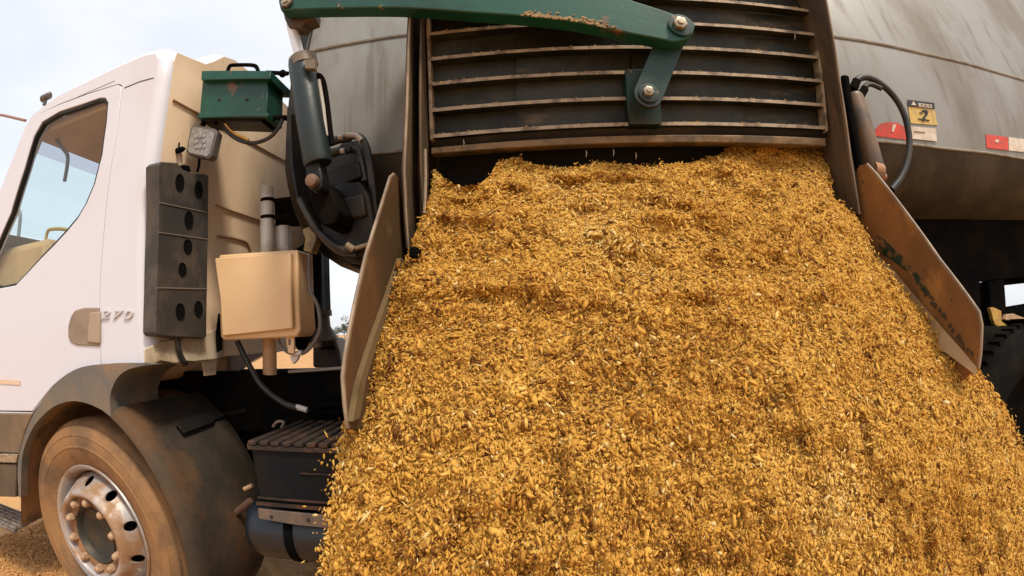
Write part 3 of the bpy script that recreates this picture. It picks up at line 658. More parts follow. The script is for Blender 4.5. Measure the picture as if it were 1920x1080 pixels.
# tape and stickers on the tank
def ontank(px, py, off=.004):
    Y = 1.63
    for _ in range(8):
        p = P(px, py, Y); Y = float(np.interp(p.z, [1.905, 2.10, 2.25, 2.395], [1.63, 1.622, 1.628, 1.645])) - off
    return P(px, py, Y)
def sticker(pts, mat, name, off=.004):
    bm = nb(); plate(bm, [ontank(x, y, off) for x, y in pts], (0, .003, 0)); return obj(name, bm, mat, tank, smooth=0)
sticker([(1641, 250), (1643, 240), (1652, 232), (1664, 229), (1684, 231), (1696, 238), (1700, 262), (1668, 258), (1643, 255)], REDT, "red_reflective_tape")
sticker([(1849, 252), (1890, 257), (1891, 282), (1850, 277)], REDT, "red_reflective_tape")
sticker([(1891, 257), (1960, 266), (1962, 290), (1892, 282)], WHT, "white_reflective_tape")
sticker([(1675, 233), (1681, 234), (1678, 240), (1676, 247), (1672, 247), (1673, 240)], WHT, "tape_scuff", .0075)
sticker([(1868, 261), (1874, 263), (1871, 268), (1866, 266)], WHT, "tape_scuff", .0075)
ys_ = sticker([(1703, 199), (1752, 205), (1758, 235), (1708, 231)], YEL, "warning_sticker")
def spart(pts, mat, name, off=.0075):
    bm = nb(); plate(bm, [ontank(x, y, off) for x, y in pts], (0, .002, 0)); return obj(name, bm, mat, tank, smooth=0)
spart([(1702, 187), (1752, 193), (1753, 204), (1704, 199)], BLK, "sticker_header")
spart([(1709, 196.5), (1713, 189.5), (1718, 197.5)], WHT, "warning_triangle", .011)
spart([(1708, 237), (1755, 241), (1757, 265), (1710, 260)], WHT, "white_label")
bm = nb()
for k in range(7):
    x = 1722.5 + k * 3.7; y = 193.2 + k * .47
    for seg_ in ([(x, y), (x + 1, y + .1), (x + 1, y + 6.6), (x, y + 6.5)], [(x + 1, y), (x + 2.8, y + .3), (x + 2.8, y + 1.5), (x + 1, y + 1.2)], [(x + 1, y + 5.4), (x + 2.8, y + 5.6), (x + 2.8, y + 6.8), (x + 1, y + 6.6)] if k % 2 else [(x + 1.8, y + 1.2), (x + 2.8, y + 1.3), (x + 2.8, y + 6.7), (x + 1.8, y + 6.6)]):
        plate(bm, [ontank(a, b, .011) for a, b in seg_], (0, .002, 0))
obj("header_lettering", bm, WHT, tank, smooth=0)
bm = nb()
for pl in ([(1729, 206.5), (1737, 206), (1741, 210), (1739, 216), (1733, 222), (1730, 221), (1735, 214), (1735, 210), (1729, 209.5)], [(1725, 210), (1731, 212), (1729, 213.5), (1724, 211.5)], [(1729.5, 221), (1733, 219.5), (1735, 224), (1731.5, 228.5), (1729, 226)], [(1722, 221.5), (1729, 223), (1728, 225), (1722, 223.5)], [(1734, 223), (1743, 225), (1743, 227), (1735, 226)]):
    plate(bm, [ontank(a, b, .008) for a, b in pl], (0, .002, 0))
obj("sticker_pictogram", bm, BLK, tank, smooth=0)
bm = nb(); plate(bm, [ontank(a, b, .011) for a, b in [(1715, 245.5), (1735, 247.5), (1735, 249), (1715, 247)]], (0, .002, 0)); obj("label_print", bm, STRAPM, tank, smooth=0)

# ---- discharge box: side plates, top, inside
YB = 1.64
def sideplate(front, X, th, Yb=YB):
    f = PPX(front, X); bk = [Vector((X, Yb, p.z)) for p in (f[-1], f[0])]
    bm = nb(); plate(bm, f + bk, (th, 0, 0)); return bm
bm = sideplate([(773, -60), (772, 20), (770, 59), (766, 200), (761, 320), (764, 400), (769, 466)], -.287, -.012)
sp = obj("left_box_side", bm, POSTM, T, bevel=.002, label="rusty brown side plate of the discharge box")
bm = sideplate([(1520, -90), (1545, 0), (1570, 150), (1590, 290), (1600, 350), (1608, 402)], 1.012, .012)
sp2 = obj("right_box_side", bm, POSTM, T, bevel=.002, label="rusty brown side plate of the discharge box")
bm = nb()
lf = PPX([(773, -60), (772, 20), (770, 59), (766, 200), (761, 320), (764, 400), (769, 466)], -.287)
tube(bm, [p + Vector((-.004, -.002, 0)) for p in lf], .0036, 6); obj("left_front_edge", bm, EDGEM, sp)
bm = nb(); rf = PPX([(1520, -90), (1545, 0), (1570, 150), (1590, 290), (1600, 350), (1608, 402)], 1.012)
tube(bm, [p + Vector((.008, -.002, 0)) for p in rf], .0034, 6); obj("right_front_edge", bm, EDGEM, sp2)
bm = nb()
a = PPX([(788, -40), (787, 60), (785, 200), (786, 320), (790, 385), (794, 402), (799, 398)], -.262)
b = PPX([(799, 330), (799, 200), (800, 60), (801, -40)], -.262)
plate(bm, a + b, (.007, 0, 0)); obj("guide_rail", bm, POSTM, sp, bevel=.002)
bm = nb(); tube(bm, PPX([(797, 280), (798, 330), (797, 375), (795, 400)], -.252), .004, 6); obj("rail_wear_edge", bm, EDGEM, sp)
bm = nb(); plate(bm, PP([(768, 462), (781, 462), (781, 482), (766, 482)], 1.10), (0, .06, 0)); obj("plate_shoe", bm, CHASS, sp, bevel=.003)
bm = nb(); box(bm, (-.25, 1.5, 1.2), (1.0, 1.52, 2.5)); box(bm, (-.25, 1.34, 2.40), (1.0, 1.62, 2.43)); obj("discharge_box_inside", bm, M("box_inside_shade", (.012, .010, .008), rough=.9), T)  # near-black plates: shade inside the box put into the colour
# chute floor below the feed
bm = nb()
faces(bm, [(-.30, 1.5, 1.50), (1.03, 1.5, 1.50), (1.03, .98, 1.10), (-.30, .98, 1.10), (-.30, 1.5, 1.49), (1.03, 1.5, 1.49), (1.03, .98, 1.09), (-.30, .98, 1.09)], BOXF)
obj("chute_floor", bm, WINGL, T)

# ---- sliding door
YT, YBm = 1.285, 1.345
def D(px, py, off=0.0):
    Y = YBm + (YT - YBm) * (256 - py) / 256.0; return P(px, py, Y + off)
bm = nb(); plate(bm, [D(806, 262, .045), D(1551, 246, .045), D(1516, -60, .045), D(801, -60, .045)], (0, .008, 0)); sd = obj("sliding_door", bm, DOORM, T, label="slatted steel discharge door")
bars = [((806, -32), (1508, -68)), ((808, 15), (1517, -24)), ((808, 64), (1524, 21)), ((810, 111), (1534, 65)), ((811, 158), (1536, 108)), ((811, 207), (1543, 152)), ((811, 256), (1549, 197))]
bars = [((807, -36), (1512, -67)), ((808, 16), (1518, -22)), ((808, 64), (1524, 21)), ((811, 111), (1533, 65)), ((811, 158), (1536, 108)), ((811, 207), (1543, 152)), ((811, 207), (1548, 197))]
LB = [-28, 16, 64, 111, 158, 207, 256]; RB = [-66, -22, 21, 65, 108, 152, 197, 240]
# six visible slats: the left ends are read at x = 811, the right ends at x = 1545
lefts = [-76, -28, 18, 64, 111, 158, 207, 256]; rights = [-66, -22, 21, 65, 108, 152, 197, 240]
for i in range(8):
    if i == 0: continue
    a, b = D(809 - (256 - lefts[i]) * .02, lefts[i]), D(1550 - (240 - rights[i]) * .118, rights[i])
    bm = nb(); m = 40; W = []
    for k in range(m + 1):
        t = k / m; c = a.lerp(b, t); w = .0012 * noise.noise(Vector((t * 14, i * 3.1, 0)))
        W.append([c + Vector((0, 0, .0055 + w)), c + Vector((0, 0, -.0055 + w * .5)), c + Vector((0, .006, -.0055)), c + Vector((0, .046, -.001)), c + Vector((0, .046, .004)), c + Vector((0, .008, .0055 + w))])
    R = [[bm.verts.new(p) for p in r] for r in W]
    for A, B in zip(R, R[1:]):
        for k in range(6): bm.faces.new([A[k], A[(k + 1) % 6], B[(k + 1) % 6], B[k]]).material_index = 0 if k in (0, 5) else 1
    bm.faces.new(R[0]); bm.faces.new(R[-1])
    obj("slat", bm, [SLATM, DOORM], sd, smooth=30)
bm = nb()
for q, xx in (([(802, -60), (802, 56), (806, 150), (809, 262)], .008), ([(1515, -60), (1524, 0), (1537, 108), (1551, 246)], -.008)):
    pts = [D(x, y) for x, y in q]
    plate(bm, [p - Vector((xx * .6, 0, 0)) for p in pts] + [p + Vector((xx * .6, 0, 0)) for p in reversed(pts)], (0, .045, 0))
obj_split("door_frame", bm, SLATM, sd, bevel=.0015)
# overlapping inner sheets
bm = nb()
for k, (x0, x1) in enumerate(((968, 1178), (1182, 1392))):
    plate(bm, [D(x0, 262, .040), D(x1, 252, .040), D(x1 + (4 if k else 0), -50, .040), D(x0, -50, .040)], (0, .004, 0))
obj_split("overlap_sheet", bm, DOORM, sd)
bm = nb(); n = 30; top_ = [D(808 + 741 * k / n, 279 - 10 * math.sin(math.pi * min(1, k / n * 1.05)) - 6 * k / n, .01) for k in range(n + 1)]
A = [D(808, 277, .0), D(1549, 259, .0)]; Bq = [D(808, 289, .0), D(1549, 274, .0)]
faces(bm, [Bq[0], Bq[1], A[1], A[0], Bq[0] + Vector((0, .05, .004)), Bq[1] + Vector((0, .05, .004)), A[1] + Vector((0, .05, 0)), A[0] + Vector((0, .05, 0))], BOXF)
obj("bottom_lip", bm, M("brown_caked_lip", (.17, .10, .042), (.085, .055, .028), 16, rough=.7, bump=.3, c3=(.28, .20, .10), scale3=8, lo3=.55, hi3=.7, stretch3=(.4, 1, 1)), sd, bevel=.003)
bm = nb(); plate(bm, [D(810, 262, .02), D(1550, 246, .02), D(1549, 262, .03), D(809, 280, .03)], (0, .01, 0)); obj("lip_web", bm, GREASE, sd)
bm = nb()
for x, y in ((869, 268), (1099, 288), (1192, 292), (1490, 68), (1150, 286)):
    tube(bm, [D(x, y - 6, -.002), D(x + 1, y, -.003), D(x, y + 7, -.002)], [.0008, .0016, .0005], 5)
obj_split("hanging_crumb", bm, M("pale_crumb", (.34, .28, .20), rough=.7), sd)
bm = nb()
for k in range(420):
    i = random.choice((2, 3, 4, 5, 6, 7)); a_, b_ = D(809 - (256 - lefts[i]) * .02, lefts[i]), D(1550 - (240 - rights[i]) * .118, rights[i])
    t = random.betavariate(.6, .6) if k % 2 else random.random(); c = a_.lerp(b_, t) + Vector((0, random.uniform(-.001, .012), .0062 + random.uniform(0, .002)))
    bmesh.ops.create_icosphere(bm, subdivisions=1, radius=random.uniform(.0012, .0034), matrix=Matrix.Translation(c) @ Matrix.Diagonal((1.5, .8, .7, 1)))
o = obj("lodged_crumbs", bm, M("lodged_crumb", (.46, .30, .10), (.30, .18, .06), 60, rough=.8), sd); o["kind"] = "stuff"
# bracket, link, lever
bm = nb(); plate(bm, [D(x, y, -.012) for x, y in [(1172, 130), (1232, 128), (1236, 170), (1242, 222), (1240, 233), (1180, 233), (1176, 190)]], (0, .05, 0)); obj("door_bracket", bm, GREEND, sd, bevel=.003)
YL = 1.235
def capsule(bm, a, b, r, th, n=12):
    d = (b - a).normalized(); s = Vector((d.z, 0, -d.x)); pts = []
    for k in range(n + 1):
        an = math.pi * k / n; pts.append(b + (s * math.cos(an) + d * math.sin(an)) * r)
    for k in range(n + 1):
        an = math.pi * k / n; pts.append(a - (s * math.cos(an) + d * math.sin(an)) * r)
    plate(bm, pts, (0, th, 0))
bm = nb(); a, b = P(1216, 176, YL), P(1268, 50, YL); a.y = b.y = YL; capsule(bm, a, b, .040, .018); lk = obj("link_bar", bm, GREEND, T, bevel=.003, label="dark green link bar")
bm = nb(); hexnut(bm, P(1216, 176, YL - .0), .028, .008, n=28, dome=False); obj("link_washer", bm, GREEND, lk)
bm = nb(); hexnut(bm, P(1215, 173, YL - .008), .015, .013); obj("link_bolt", bm, BRASS, lk)
YV = 1.185
bm = nb()
lev = [(522, 2), (526, 19), (640, 15), (745, 14), (885, 23), (985, 30), (1075, 40), (1180, 62), (1262, 78), (1285, 74), (1300, 62), (1304, 48), (1296, 36), (1275, 30), (1235, 16), (1190, 2), (1100, -34), (960, -60), (700, -62), (530, -38)]
plate(bm, PP(lev, YV), (0, .055, 0)); lv = obj("lever_arm", bm, GREEN, T, bevel=.004, label="chipped green lever arm over the discharge door")
bm = nb(); hexnut(bm, P(1276, 48, YV - .003), .036, .006, n=28, dome=False); obj("pivot_washer", bm, GREEND, lv)
bm = nb(); hexnut(bm, P(1274, 46, YV - .010), .020, .016); obj("pivot_bolt", bm, BRASS, lv)
bm = nb(); hexnut(bm, P(538, 6, YV - .004), .018, .012); obj("rod_bolt", bm, BRASS, lv)
bm = nb(); tube(bm, [P(538, 6, YV - .004), P(538, 6, YV) + Vector((0, .14, 0))], .020, 14); obj("rod_pin", bm, GREASE, lv)
# caked crumbs on the lever's lower edge
bm = nb()
for k in range(170):
    t = random.random(); x = 985 + 150 * t + random.gauss(0, 14); y = np.interp(x, [985, 1075, 1180], [28, 38, 60]) - abs(random.gauss(0, 4.5)) + 1
    c = P(x, y, YV - .002); bmesh.ops.create_icosphere(bm, subdivisions=1, radius=random.uniform(.002, .0045), matrix=Matrix.Translation(c) @ Matrix.Diagonal((1.3, .6, .8, 1)))
o = obj("caked_crumbs", bm, M("caked_crumb", (.36, .25, .12), (.24, .15, .06), 60, rough=.8), lv); o["kind"] = "stuff"

# ---- hydraulic cylinders
YH = 1.28
bm = nb(); tube(bm, [P(546, 46, YH), P(566, 118, YH)], .017, 20); rod = obj("piston_rod", bm, CHROME, T)
bm = nb(); plate(bm, PP([(530, 20), (590, 18), (588, 34), (572, 40), (566, 50), (540, 50), (533, 34)], YH - .03), (0, .06, 0)); obj("rod_clevis", bm, M("brown_clevis", (.10, .065, .04), (.05, .035, .025), 12, rough=.6), rod, bevel=.004)
bm = nb(); a, b = P(565, 112, YH), P(597, 308, YH); tube(bm, [a, a.lerp(b, .03), a.lerp(b, .97), b], [.040, .043, .043, .039], 28); cyl = obj("hydraulic_cylinder", bm, CYLM, T, label="dark green hydraulic cylinder left of the discharge door")
bm = nb(); tube(bm, [P(567, 110, YH), P(570, 126, YH)], .045, 28); plate(bm, PP([(570, 112), (590, 110), (590, 128), (572, 128)], YH - .052), (0, .02, 0)); obj("cylinder_gland", bm, M("tan_gland", (.16, .12, .08), rough=.5), cyl)
bm = nb(); hose(bm, PP([(592, 140), (600, 143), (607, 156), (613, 190), (620, 250), (623, 272)], YH + .01), .0085); obj("oil_pipe", bm, CHASS, cyl)
bm = nb(); tube(bm, PP([(598, 150), (606, 200), (612, 255)], YH - .0), .006, 8); obj("pale_pipe", bm, M("pale_oil_pipe", (.42, .38, .33), rough=.4), cyl)
bm = nb(); plate(bm, PP([(572, 306), (598, 302), (604, 330), (604, 352), (594, 360), (580, 356), (574, 340)], YH - .02), (0, .06, 0)); obj("cylinder_foot", bm, GREASE, cyl, bevel=.006)
bm = nb(); plate(bm, PP([(578, 338), (606, 334), (622, 360), (636, 392), (628, 420), (606, 424), (588, 400), (580, 370)], YH + .04), (0, .26, 0)); obj("mount_gusset", bm, CHASS, T, bevel=.008)
bm = nb(); hexnut(bm, P(588, 341, YH - .025), .019, .022, n=16, dome=False); obj("foot_pin", bm, M("rusty_pin", (.17, .095, .05), (.1, .06, .04), 20, rough=.6), cyl, bevel=.003)
bm = nb()
br = [(538, 200), (552, 190), (560, 260), (580, 320), (612, 300), (640, 268), (672, 262), (688, 285), (694, 340), (704, 420), (708, 470), (690, 496), (650, 492), (612, 462), (580, 428), (556, 380), (545, 330), (537, 270)]
plate(bm, PP(br, 1.575), (0, .03, 0)); mp_ = obj("cylinder_mount", bm, GREASE, T, bevel=.005, label="greasy dark mounting plate for the cylinder")
bm = nb(); plate(bm, PP([(612, 318), (672, 300), (680, 330), (640, 348), (612, 352)], 1.47), (0, .09, 0)); plate(bm, PP([(640, 350), (686, 336), (692, 412), (650, 416)], 1.50), (0, .06, 0)); obj("valve_block", bm, GREASE, mp_, bevel=.006)
bm = nb(); plate(bm, PP([(606, 356), (640, 342), (676, 340), (692, 362), (702, 410), (704, 446), (690, 472), (640, 480), (612, 458), (600, 420)], 1.455), (0, .11, 0)); obj("pump_casting", bm, GREASE, mp_, bevel=.022, seg=3)
bm = nb(); plate(bm, PP([(640, 372), (680, 362), (688, 404), (650, 414)], 1.44), (0, .03, 0)); obj("casting_boss", bm, GREASE, mp_, bevel=.008)
bm = nb(); plate(bm, PP([(545, 215), (553, 212), (562, 300), (572, 370), (606, 430), (590, 430), (560, 380), (549, 310)], 1.52), (0, .05, 0)); obj("mount_rib", bm, CHASS, mp_, bevel=.004)
bm = nb()
for y0 in (262, 284): tube(bm, PP([(612, y0 + 6), (634, y0), (658, y0 - 3)], 1.47), [.017, .014, .012], 10)
hose(bm, PP([(652, 256), (672, 256), (684, 270), (692, 300), (700, 360), (706, 430)], 1.49), .013); hose(bm, PP([(655, 280), (670, 284), (676, 300), (684, 340)], 1.49), .012); obj("hydraulic_hose", bm, RUBBER, T)
bm = nb()
for x, y in ((638, 258), (642, 284)): tube(bm, PP([(x - 3, y), (x + 4, y - 1)], 1.455), .010, 8)
tube(bm, PP([(650, 253), (668, 254), (678, 264)], 1.455), .010, 8)
obj("hose_coupling", bm, M("bright_coupling", (.42, .36, .31), rough=.35, metal=.5), T)
bm = nb(); hose(bm, PP([(592, 430), (620, 455), (650, 470), (668, 466), (690, 458), (700, 452)], 1.43), .010); hose(bm, PP([(560, 372), (580, 410), (612, 452), (640, 474), (670, 478)], 1.44), .010); obj("looped_hose", bm, RUBBER, T)
bm = nb(); tube(bm, PP([(650, 459), (664, 468)], 1.42), .010, 8); tube(bm, PP([(666, 466), (692, 458)], 1.422), .0065, 8); obj("hose_joint", bm, TANHOSE, T)
bm = nb(); plate(bm, PP([(566, 430), (590, 420), (594, 448), (584, 474), (568, 470), (572, 448)], 1.62), (0, .05, 0)); obj("brass_tee", bm, M("brass_tee_dust", (.26, .19, .08), (.14, .1, .05), 18, rough=.6), T, bevel=.004)
# right cylinder
YR = 1.40
bm = nb(); a, b = P(1598, 178, YR), P(1640, 322, YR); tube(bm, [a, a.lerp(b, .04), b], [.036, .041, .041], 24); cy2 = obj("hydraulic_cylinder", bm, M("rusting_cylinder_paint", (.032, .038, .028), (.15, .085, .04), 4, (1, 1, 1.2), .44, .64, rough=.45), T, label="rusting dark hydraulic cylinder right of the discharge door")
bm = nb(); tube(bm, PP([(1584, 145), (1588, 190), (1600, 250), (1612, 320)], 1.36), [.016, .018, .018, .016], 12); obj("cylinder_stay", bm, CHASS, cy2)
bm = nb(); tube(bm, PP([(1636, 318), (1652, 322)], YR - .02), .03, 12); tube(bm, PP([(1645, 328), (1660, 332)], YR - .02), .012, 10); obj("cylinder_end", bm, M("rusty_end", (.34, .15, .06), (.22, .16, .11), 20, rough=.6), cy2)
bm = nb(); hose(bm, PP([(1596, 178), (1600, 160), (1612, 147), (1630, 146), (1655, 160), (1680, 186), (1697, 220), (1705, 262), (1702, 300), (1690, 332), (1672, 356)], 1.50), .0145, 10); hose(bm, PP([(1612, 176), (1620, 164), (1632, 158), (1652, 166)], 1.485), .011); obj("looped_hose", bm, RUBBER, T)
bm = nb(); tube(bm, PP([(1600, 168), (1606, 152)], 1.47), .018, 10); tube(bm, PP([(1614, 180), (1622, 166)], 1.46), .016, 10); obj("hose_ferrule", bm, CHASS, T)

# ---- chute wings
XW = -.31
wl = [(742, 326), (735, 332), (712, 408), (690, 480), (672, 560), (660, 620), (652, 670), (648, 705), (652, 760), (658, 802)]
f = PPX(wl, XW); bk = [Vector((XW, .98, f[-1].z - .06)), Vector((XW, 1.40, f[-1].z + .22)), Vector((XW, 1.42, 1.52)), Vector((XW, 1.26, 1.60)), PX(749, 334, XW)]
bm = nb(); plate(bm, f + bk, (-.01, 0, 0)); w1 = obj("left_chute_wing", bm, WINGL, T, bevel=.002, label="brown polished left chute plate")
bm = nb(); tube(bm, [p + Vector((-.005, -.002, 0)) for p in f], .0036, 6); obj("wing_edge", bm, EDGEM, w1)
bm = nb(); q = PPX([(752, 484), (727, 560), (699, 640), (674, 720), (662, 790)], XW + .012); q2 = [p + Vector((.0, .035, 0)) for p in q]
for A, B, C2, D2 in zip(q, q[1:], q2[1:], q2): faces(bm, [A, B, C2, D2, A + Vector((-.011, 0, 0)), B + Vector((-.011, 0, 0)), C2 + Vector((-.011, 0, 0)), D2 + Vector((-.011, 0, 0))], BOXF)
obj("wing_fold", bm, M("tan_fold", (.15, .10, .048), (.10, .066, .033), 8, rough=.9, spec=.04), w1)
XW2 = 1.045
wr = [(1608, 400), (1606, 318), (1612, 310), (1623, 308), (1640, 326), (1700, 404), (1760, 488), (1812, 556), (1833, 586), (1838, 610), (1836, 660), (1832, 690)]
f = PPX(wr[1:], XW2); lastp = f[-1]
bk = [Vector((XW2, .95, lastp.z - .05)), Vector((XW2, 1.30, 1.25)), Vector((XW2, 1.33, 1.45))]
bm = nb(); plate(bm, f + bk, (.01, 0, 0)); w2 = obj("right_chute_wing", bm, WINGM, T, bevel=.002, label="rusty orange right chute plate")
bm = nb(); tube(bm, [p + Vector((.005, -.002, 0)) for p in f[2:]], .0045, 6); obj("wing_edge", bm, EDGEM, w2)
bm = nb(); q = [(1640, 440), (1656, 448), (1690, 480), (1715, 508), (1738, 540), (1746, 556), (1742, 560), (1722, 538), (1700, 508), (1672, 488), (1644, 470)]
plate(bm, PPX(q, XW2 - .003), (.002, 0, 0)); obj("green_paint_scuff", bm, MOSS, w2, smooth=0)
bm = nb(); q = PPX([(1642, 474), (1680, 512), (1720, 560), (1770, 618), (1831, 688)], XW2 - .012); q2 = PPX([(1640, 500), (1672, 545), (1705, 590), (1752, 646), (1830, 704)], XW2 - .028)
for A, B, C2, D2 in zip(q, q[1:], q2[1:], q2): faces(bm, [A, B, C2, D2], [(0, 1, 2, 3)])
obj("wing_fold", bm, M("worn_orange_fold", (.36, .22, .095), (.27, .15, .06), 6, rough=.55), w2)
bm = nb()
for k in range(26):
    t = random.random(); x = 1735 + 98 * t; y = 560 + 120 * t + random.gauss(0, 5) - 12 * (1 - t)
    bmesh.ops.create_icosphere(bm, subdivisions=1, radius=random.uniform(.003, .007), matrix=Matrix.Translation(PX(x, y, XW2 - .003)) @ Matrix.Diagonal((.4, 1, 1, 1)))
o = obj("dark_residue", bm, M("dark_residue_dirt", (.055, .035, .02), rough=.9), w2); o["kind"] = "stuff"

# ================================================================== FEED
def feed_color(name, base=False):
    m = bpy.data.materials.new(name); m.use_nodes = True; nt = m.node_tree; N = nt.nodes; L = nt.links; b = N["Principled BSDF"]
    b.inputs["Roughness"].default_value = .85; b.inputs["Specular IOR Level"].default_value = .12
    r = N.new("ShaderNodeValToRGB"); cr = r.color_ramp
    stops = [(0, (.085, .03, .010)), (.12, (.27, .11, .020)), (.32, (.51, .255, .044)), (.6, (.61, .345, .068)), (.82, (.64, .415, .118)), (1, (.66, .50, .23))]
    while len(cr.elements) < len(stops): cr.elements.new(.5)
    for e, (p, c) in zip(cr.elements, stops): e.position = p; e.color = (*c, 1)
    if base:
        g = N.new("ShaderNodeNewGeometry"); n = N.new("ShaderNodeTexNoise"); n.inputs["Scale"].default_value = 130; n.inputs["Detail"].default_value = 6
        L.new(g.outputs["Position"], n.inputs["Vector"]); mr = N.new("ShaderNodeMapRange"); mr.inputs[1].default_value = .32; mr.inputs[2].default_value = .68; mr.inputs[4].default_value = .78  # noise dips to the dark stops: shaded pits put into the colour
        L.new(n.outputs["Fac"], mr.inputs[0]); L.new(mr.outputs[0], r.inputs[0])
        bp = N.new("ShaderNodeBump"); bp.inputs["Strength"].default_value = 1; bp.inputs["Distance"].default_value = .012; L.new(n.outputs["Fac"], bp.inputs["Height"]); L.new(bp.outputs[0], b.inputs["Normal"])
    else:
        a = N.new("ShaderNodeAttribute"); a.attribute_name = "tone"; L.new(a.outputs["Fac"], r.inputs[0])
    L.new(r.outputs[0], b.inputs["Base Color"]); return m
FEEDB = feed_color("feed_crumb_mass", True); FEEDG = feed_color("feed_flake")
VY = [262, 300, 340, 400, 480, 560, 680, 800, 900, 1000, 1080, 1200, 1300]
DEP = [1.47, 1.40, 1.315, 1.215, 1.125, 1.045, .935, .845, .790, .745, .715, .685, .665]
LBY = [262, 330, 400, 480, 520, 560, 680, 790, 900, 1000, 1080, 1300]; LBX = [812, 808, 792, 764, 742, 725, 680, 656, 640, 623, 614, 596]
RBY = [262, 300, 370, 405, 440, 480, 560, 685, 760, 850, 950, 1080, 1300]; RBX = [1546, 1552, 1562, 1604, 1626, 1640, 1706, 1826, 1884, 1920, 1958, 2010, 2090]
TOPX = [808, 822, 840, 868, 898, 918, 930, 944, 972, 990, 1060, 1130, 1200, 1290, 1345, 1366, 1385, 1560]; TOPY = [316, 324, 342, 350, 346, 330, 308, 299, 297, 306, 316, 304, 312, 306, 292, 278, 270, 266]
NU, NV = 230, 260
def feed_px(u, v):
    yb = v                                            # photo row this strand passes
    return LBX, yb
S_top = 262.0; S_bot = 1300.0
U_ = np.linspace(0, 1, NU); V_ = np.linspace(0, 1, NV)
def surf(u, v):
    py0 = S_top + (S_bot - S_top) * v
    xl = np.interp(py0, LBY, LBX); xr = np.interp(py0, RBY, RBX); px = xl + (xr - xl) * u
    ty = np.interp(px, TOPX, TOPY)
    k = max(0.0, 1 - v * 7.0)
    py = py0 + max(0.0, ty - S_top) * k               # the top edge follows the ragged heap
    Y = float(np.interp(py, VY, DEP))
    # steep little face under the ragged edge, sagging edges, lumps
    Y += .05 * (1 - min(1, abs(u - .5) * 2.0) ** 3) * 0 
    e = min(u, 1 - u)
    Y += .035 * math.exp(-e / .03)
    p = P(px, py, Y); n1 = noise.noise(p * 5.0); n2 = noise.noise(p * 14.0); n3 = noise.noise(p * 34.0)
    d = (p - EYE).normalized()
    amp = min(1.0, e / .05 + .15)
    up_ = max(0.0, 1 - v / .34); low = min(1.0, max(0.0, (v - .30) / .3))
    hum = noise.noise(Vector((p.x * 7, v * 26, 2.2))) * .042 + noise.noise(Vector((p.x * 18, v * 52, 7.7))) * .022   # slumped hummocks below the gate
    ledge = .034 * math.exp(-((v - .262 - .02 * noise.noise(Vector((p.x * 3, 0, 5)))) / .022) ** 2)                 # lip where it runs over the chute floor
    rill = noise.noise(Vector((p.x * 16, v * 3.2, 4.1))) * .034 + noise.noise(Vector((p.x * 38, v * 6, 9.1))) * .016     # runs in the falling part
    return p - d * ((.034 * n1 + .020 * n2 + .012 * n3 + hum * (.30 + up_) + ledge + rill * low) * amp)
G = np.array([[surf(u, v) for u in U_] for v in V_])
# the fall carries on to the ground below the frame
ext = []
last = G[-1]
for k in range(1, 16):
    t = k / 15; e = last.copy(); e[:, 1] = last[:, 1] - .05 * t; e[:, 2] = last[:, 2] * (1 - t) + .0 * t; e[:, 0] = last[:, 0] + (last[:, 0] - last[:, 0].mean()) * .1 * t * t; ext.append(e)
GG = np.concatenate([G, np.array(ext)], 0)
# side and back skirts so that the stream is a body, not a sheet
def skirt(col, sx):
    a = col.copy(); a[:, 1] += .05; a[:, 0] += sx * .004; b_ = col.copy(); b_[:, 1] += .14; b_[:, 0] -= sx * .05; return a, b_
la, lb = skirt(GG[:, 0], -1); ra, rb = skirt(GG[:, -1], 1)
GG = np.concatenate([lb[:, None], la[:, None], GG, ra[:, None], rb[:, None]], 1)
nr, nc = GG.shape[:2]
base_v = GG.reshape(-1, 3)
idx = np.arange(nr * nc).reshape(nr, nc)
quads = np.stack([idx[:-1, :-1], idx[:-1, 1:], idx[1:, 1:], idx[1:, :-1]], -1).reshape(-1, 4)
# flakes
def flake_templates(n):
    bm = bmesh.new(); bmesh.ops.create_icosphere(bm, subdivisions=1, radius=1); bm.verts.ensure_lookup_table()
    v0 = np.array([v.co[:] for v in bm.verts]); f0 = np.array([[l.vert.index for l in f.loops] for f in bm.faces]); bm.free()
    return [v0 * (1 + RNG.uniform(-.42, .28, (len(v0), 1))) for _ in range(n)], f0
TEMPL, TF = flake_templates(12)
def scatter(pos, nrm, flow, size, align, tone):
    "vertices and triangles for flakes lying on a surface"
    N_ = len(pos); k = len(TEMPL[0]); Vv = np.zeros((N_, k, 3))
    t1 = flow - nrm * (flow * nrm).sum(1, keepdims=True); t1 /= np.linalg.norm(t1, axis=1, keepdims=True) + 1e-9
    t2 = np.cross(nrm, t1)
    ang = np.where(RNG.random(N_) < align, RNG.normal(0, .45, N_), RNG.uniform(0, 2 * np.pi, N_))
    a = t1 * np.cos(ang)[:, None] + t2 * np.sin(ang)[:, None]; b = np.cross(nrm, a)
    tilt = RNG.normal(0, .5, N_); a2 = a * np.cos(tilt)[:, None] + nrm * np.sin(tilt)[:, None]; n2 = np.cross(a2, b)
    roll = RNG.normal(0, .7, N_); b2 = b * np.cos(roll)[:, None] + n2 * np.sin(roll)[:, None]; n3 = np.cross(a2, b2)
    L_ = size * RNG.uniform(.9, 2.3, N_); W_ = size * RNG.uniform(.42, .85, N_); T_ = size * RNG.uniform(.2, .45, N_)
    tid = RNG.integers(0, len(TEMPL), N_); tv = np.array(TEMPL)[tid]
    Vv = pos[:, None] + tv[:, :, 0:1] * (a2 * L_[:, None])[:, None] + tv[:, :, 1:2] * (b2 * W_[:, None])[:, None] + tv[:, :, 2:3] * (n3 * T_[:, None])[:, None]
    Fv = (TF[None] + (np.arange(N_) * k)[:, None, None]).reshape(-1, 3)
    return Vv.reshape(-1, 3), Fv, np.repeat(tone, k)
